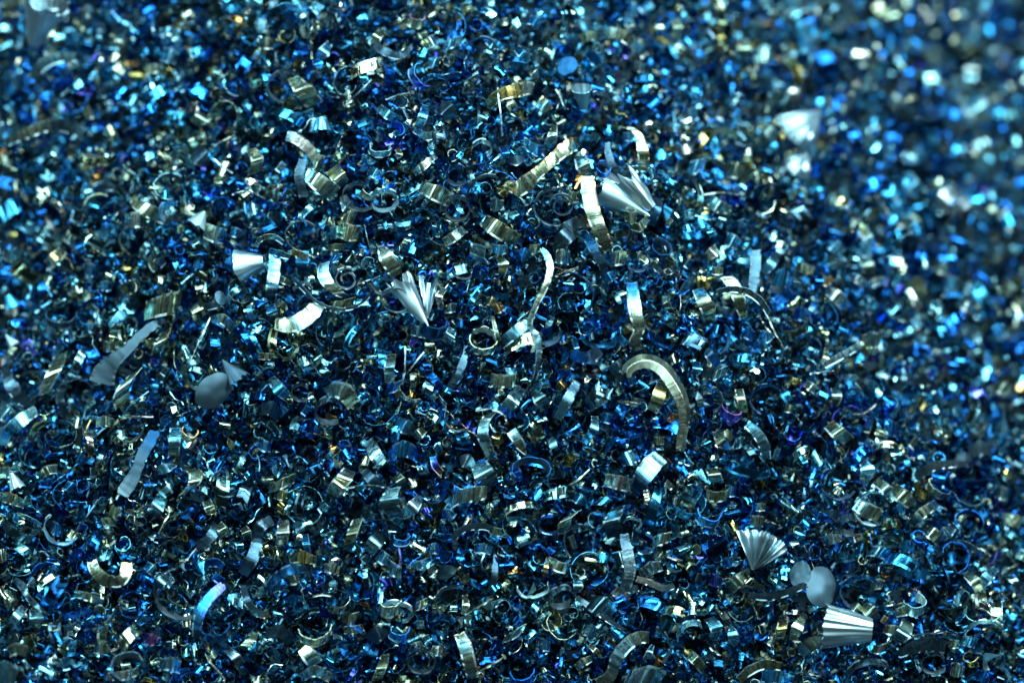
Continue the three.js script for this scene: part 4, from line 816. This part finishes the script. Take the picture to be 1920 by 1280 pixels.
R('C', '1600,540,110 1650,610,140 1700,680,60', 'cyan>straw', { arch: 0.15, say: 'large blurred teal plate far down the slope' });
R('C', '1440,1170,70 1470,1100,90 1540,1050,70', 'silver', { arch: 0.2, h: 2 });
R('C', '1500,1180,60 1560,1140,64 1600,1110,50', 'silver', { arch: 0.15, h: 2 });
R('C', '630,150,90 690,170,100 760,150,80', 'cyan', { arch: 0.2 });
R('C', '650,250,80 710,245,90 760,250,60', 'cyan', { arch: 0.2 });
R('C', '1140,60,60 1170,90,70 1160,140,60', 'straw', { arch: 0.2 });
R('C', '330,230,60 345,270,70 330,310,50', 'straw>olive', { arch: 0.2 });
R('C', '1240,980,80 1290,1040,90 1330,1080,60', 'cyan', { arch: 0.2 });
R('C', '890,1090,70 925,1080,80', 'cyan', { arch: 0.2 });
R('C', '250,950,90 300,950,96 340,980,60', 'straw', { arch: 0.25 });
R('C', '30,940,90 80,930,96 130,910,60', 'cyan', { arch: 0.25, dir: 70 });
R('C', '140,1100,60 200,1150,76 270,1170,50', 'teal>straw', { arch: 0.2 });
R('C', '200,630,60 235,640,70', 'cream>teal', { arch: 0.25 });
R('C', '40,640,70 80,630,80', 'cyan>sky', { arch: 0.25 });
R('C', '930,1200,20 970,1250,50 1010,1280,40', 'straw', { arch: 0.1 });
R('C', '560,30,80 640,20,90 760,20,80', 'cyan>teal', { arch: 0.15 });
R('C', '1560,30,90 1610,50,100', 'cyan', { arch: 0.2 });

// ---- fine wires
const wires = [['D', '1172,490 1130,580 1052,750', 'straw'], ['D', '672,1065 720,985 830,900', 'sky'], ['D', '650,1072 740,1047 855,1045', 'pink'], ['G', '545,255 480,350 395,470', 'slate'], ['G', '1155,1150 1200,1200 1255,1272', 'cream'], ['G', '945,335 910,390 880,450', 'straw'], ['E', '465,680 415,740 375,790', 'silver'], ['E', '355,650 355,760 340,870', 'grey'], ['H', '0,200 120,180 260,190', 'grey'], ['H', '1390,85 1330,140 1270,180', 'straw'], ['B', '10,590 90,520 170,440', 'grey'], ['B', '245,555 330,525 410,515', 'silver'], ['A', '1165,835 1230,790 1310,750', 'straw'], ['A', '1190,885 1240,930 1300,965', 'grey'], ['A', '1290,1085 1370,1065 1480,1110', 'silver'], ['H', '700,900 780,850 850,810', 'straw'], ['H', '1820,575 1860,590 1905,600', 'pink'], ['F', '470,470 510,560 570,670', 'straw'], ['H', '740,1240 820,1190 920,1130', 'straw'], ['G', '1100,520 1000,630 890,670', 'slate'], ['G', '460,1000 560,960 640,880', 'slate'], ['D', '505,1060 480,1110 465,1160', 'gold'], ['E', '740,1010 840,1005 900,1030 930,1090', 'straw'], ['B', '1215,500 1240,590 1250,610', 'grey'], ['B', '900,760 890,640 870,480', 'grey'], ['I', '150,1080 180,1110 215,1130', 'cream'], ['C', '110,1085 220,1075 340,1090', 'cream'], ['C', '520,1120 500,1170 440,1200', 'straw'], ['G', '1680,760 1690,800 1695,840', 'grey'], ['G', '1740,800 1800,790 1860,800', 'straw'], ['F', '710,805 760,800 850,790', 'cream'], ['F', '950,1035 1010,1030 1090,970', 'pink'], ['H', '320,520 330,600 310,640', 'violet'], ['H', '800,560 780,610 790,660', 'grey'], ['I', '1230,1040 1350,1010 1480,1000 1550,1020', 'dark'], ['K', '1530,0 1560,150 1610,340', 'grey'], ['K', '1440,670 1520,630 1600,600', 'ice']];
for (const [r, path, col] of wires) R(r, path.split(' ').map((q) => q + ',8').join(' '), col, { arch: 0.08, h: 1.6, thick: 0.12, nu: 1, wave: 0.5, name: 'metal_wire', say: `hair thin ${wordOf(col)} metal wire lying across the chips` });

// ---- small chips: shapes of each kind
Object.assign(COLOURS, { white: [0.95, 0.95, 0.95], warm: [1, 0.84, 0.66], cool: [0.72, 0.92, 1] });
const TEMPER = ['white', 'white>cool', 'warm>white', 'cool>white>warm', 'white>warm'];
const rand = rng(7), pick = (a) => a[Math.floor(rand() * a.length)];
function smallCurl(R0, w, sweep, grow, seg, seed, o = {}) {              // axis along x
  const ctrl = [], n = 6;
  for (let i = 0; i <= n; i++) { const f = i / n, t = rad(sweep) * (f - 0.5), q = R0 * MM * (1 + grow * (f - 0.5)); ctrl.push({ p: V((o.pitch ?? 0.2) * w * MM * (f - 0.5), Math.cos(t) * q, Math.sin(t) * q), b: V(1, 0, 0), w: w * MM * (1 - (o.taper ?? 0) * f) }); }
  return ribbon(ctrl, { col: TEMPER[seed % 5], torn: 0.14, nu: o.nu ?? 2, most: seg, step: 0.01, thick: o.thick ?? 0.05, wave: o.wave ?? 0.6, lam: o.lam ?? 0.5, outward: (p) => V(0, p.y, p.z), ...o }, seed);
}
function flake(a, b, bend, seed) {                                       // a bent, torn scrap
  const ctrl = []; for (let i = 0; i <= 4; i++) { const f = i / 4 - 0.5; ctrl.push({ p: V(f * a * MM, bend * a * MM * (0.25 - f * f), 0.1 * a * MM * noise1(i * 1.3, seed)), b: V(0.3 * noise1(i, seed + 3), 0.25 * noise1(i * 0.7, seed + 1), 1).normalize(), w: b * MM * (0.55 + 0.6 * hash(i, seed)) }); }
  return ribbon(ctrl, { col: TEMPER[seed % 5], torn: 0.2, nu: 2, most: 7, step: 0.01, thick: 0.05, wave: 1, lam: 0.6, outward: () => V(0, 1, 0) }, seed);
}
function wire(len, seed) {
  const ctrl = []; for (let i = 0; i <= 4; i++) { const f = i / 4 - 0.5; ctrl.push({ p: V(f * len * MM, 0.12 * len * MM * noise1(i * 0.8, seed), 0.2 * len * MM * noise1(i * 0.6, seed + 2)), b: V(0, 0.3, 1).normalize(), w: 0.09 * MM }); }
  return ribbon(ctrl, { col: 'white', nu: 1, most: 9, step: 0.01, thick: 0.08, wave: 0, outward: () => V(0, 1, 0) }, seed);
}
const shapes = { rolled_chip: [], curled_chip: [], flat_flake: [], needle_chip: [], crumb: [] };
for (let i = 0; i < 26; i++) shapes.rolled_chip.push(smallCurl(0.4 + 0.55 * rand(), 0.7 + 1.0 * rand(), 130 + 400 * rand(), 0.2 + 0.5 * rand(), 16, 1000 + i, { taper: 0.6 * rand(), nu: 2, pitch: 0.1 + 0.8 * rand() }));
for (let i = 0; i < 30; i++) shapes.curled_chip.push(smallCurl(0.9 + 1.3 * rand(), 0.6 + 1.1 * rand(), 100 + 330 * rand(), 0.15 + 0.5 * rand(), 34, 1100 + i, { taper: 0.6 * rand(), pitch: rand() * 1.2, wave: 1, lam: 0.8 }));
for (let i = 0; i < 14; i++) shapes.flat_flake.push(flake(0.8 + 1.2 * rand(), 0.55 + 0.6 * rand(), 0.5 + rand(), 1200 + i));
for (let i = 0; i < 8; i++) shapes.needle_chip.push(wire(1.6 + 3 * rand(), 1300 + i));
for (let i = 0; i < 10; i++) shapes.crumb.push(smallCurl(0.12 + 0.14 * rand(), 0.2 + 0.3 * rand(), 90 + 140 * rand(), 0.2, 4, 1400 + i, { nu: 1, wave: 0 }));

const MIX = [['blue', 20], ['sky', 15], ['navy', 18], ['teal', 13], ['cyan', 10], ['slate', 10], ['straw', 8], ['cream', 3.5], ['olive', 2.5], ['gold', 1.3], ['orange', 0.7], ['pink', 1.6], ['violet', 1.4], ['ice', 2.5]];
const total = MIX.reduce((a, m) => a + m[1], 0);
const colourName = () => { let t = rand() * total; for (const [n, w] of MIX) if ((t -= w) < 0) return n; return 'blue'; };
const cells = {}; for (const f of footprints) { const r = f[2] + 2; for (let i = Math.floor((f[0] - r) / 3); i <= Math.floor((f[0] + r) / 3); i++) for (let j = Math.floor((f[1] - r) / 3); j <= Math.floor((f[1] + r) / 3); j++) (cells[i + ',' + j] ??= []).push(f); }
const near = (x, y, pad) => (cells[Math.floor(x / 3) + ',' + Math.floor(y / 3)] || []).some(([a, b, q]) => (a - x) ** 2 + (b - y) ** 2 < (q + pad) ** 2);
const one = V(1, 1, 1);
const turned = () => { // any turn, evenly
  const a = rand(), b = rand() * 2 * Math.PI, c = rand() * 2 * Math.PI, s = Math.sqrt(1 - a), t = Math.sqrt(a); return new THREE.Quaternion(s * Math.sin(b), s * Math.cos(b), t * Math.sin(c), t * Math.cos(c)); };
const tone = (n) => { const f = 0.42 + 0.45 * rand(); return COLOURS[n].map((x) => Math.min(0.92, x * f)); };

// ---- the chips that show best are things of their own
const matFor = {};
const single = (n) => matFor[n] ??= (() => { const m = steel.clone(); m.color.setRGB(...COLOURS[n].map((x) => x * 0.75)); return m; })();
const KIND = { rolled_chip: ['small rolled tube chip', 300], curled_chip: ['curled ring chip', 270], flat_flake: ['torn flat flake', 150], needle_chip: ['thin needle chip', 90] };
const stand = [];
for (const [kind, [words, count]] of Object.entries(KIND)) {
  for (let made = 0, tries = 0; made < count && tries < count * 40; tries++) {
    const x = -58 + 116 * rand(), y = -38.5 + 77 * rand();
    if (near(x, y, kind === 'curled_chip' ? 0.9 : 0.25) || stand.some((s) => (s[0] - x) ** 2 + (s[1] - y) ** 2 < 2.4)) continue;
    stand.push([x, y]);
    let n = colourName(); if (kind !== 'rolled_chip' && (n === 'gold' || n === 'orange')) n = 'straw';
    const g = pick(shapes[kind]), m = new THREE.Mesh(g, single(n)), sp = spot(x, y, kind === 'curled_chip' ? 0.9 : kind === 'needle_chip' ? 1.4 : 0.95);
    m.name = numbered(kind); m.position.copy(sp.p); m.scale.setScalar(0.85 + 0.35 * rand());
    m.quaternion.copy(turned()); m.castShadow = m.receiveShadow = true;
    m.userData = { label: `${WORDS[n]} ${words}`, category: 'metal chip' };
    scene.add(m); things.push({ m, auto: true }); made++;
  }
}

// ---- all the rest, past counting
function mass(name, kind, count, lo, hi, keep, label, size = 1) {
  const per = shapes[kind], lists = per.map(() => []);
  for (let i = 0; i < count; i++) {
    const x = -84 + 168 * rand(), y = -52 + 112 * rand();
    let up = lo + (hi - lo) * rand();
    up += 1.5 * noise2(x / 3.5 + 500, y / 3.5 + 500, 77);
    if (kind === 'crumb' && noise2(x / 6 + 700, y / 6 + 700, 78) < -0.15) continue;
    if (near(x, y, keep) && rand() < 0.88) up -= 3.1;
    const sp = spot(x, y, up), c = tone(colourName());
    lists[Math.floor(rand() * per.length)].push([new THREE.Matrix4().compose(sp.p, turned(), one.clone().multiplyScalar(size * (0.45 + 0.85 * rand()))), c]);
  }
  const root = new THREE.Group(); root.name = name; root.userData = { kind: 'stuff', label, category: 'swarf' }; scene.add(root);
  per.forEach((g, k) => {
    const im = new THREE.InstancedMesh(g, kind === 'crumb' ? steelPlain : steel, lists[k].length), c = new THREE.Color();
    lists[k].forEach(([m, q], i) => { im.setMatrixAt(i, m); im.setColorAt(i, c.setRGB(...q)); });
    im.name = 'loose_chips'; im.castShadow = im.receiveShadow = true; im.userData = { kind: 'stuff' }; root.add(im);
  });
}
mass('deep_swarf', 'curled_chip', 9000, -8.2, -1.4, 0.4, 'buried layer of curled steel chips filling the heap');
mass('ring_swarf', 'curled_chip', 1700, -1.4, 0.2, 0.9, 'curled steel chips packed between the larger shavings');
mass('rolled_swarf', 'rolled_chip', 28000, -6, 0.5, 0.2, 'tiny rolled steel chips packed all over the heap');
mass('flake_swarf', 'flat_flake', 5000, -6, 0.2, 0.2, 'small torn steel flakes packed all over the heap');
mass('crumb_swarf', 'crumb', 40000, -3.5, 0.3, 0.1, 'steel crumbs and glinting grit sprinkled over the heap');
mass('needle_swarf', 'needle_chip', 3600, -1.5, 1.0, 0.1, 'hair fine steel needles scattered over the heap');

// ---- a label that tells each thing apart: its look, and the landmark it lies beside
const marks = things.filter((t) => t.landmark);
for (const t of things) if (t.auto) {
  const d = marks.map((k) => [k.m.position.distanceTo(t.m.position), k.landmark]).sort((a, b) => a[0] - b[0])[0];
  if (d[0] < 0.016 && (t.m.userData.label + ' near ' + d[1]).split(/[ ]+/).length < 17) t.m.userData.label += (d[0] < 0.007 ? ' touching ' : ' near ') + d[1];
  else if (t.m.userData.label.split(' ').length < 12) t.m.userData.label += ' lying loose on the heap';
}
const byLabel = {}; for (const t of things) (byLabel[t.m.userData.label] ??= []).push(t);
for (const [label, list] of Object.entries(byLabel)) if (list.length > 1) for (const t of list) t.m.userData.group = label;

renderer.render(scene, camera);
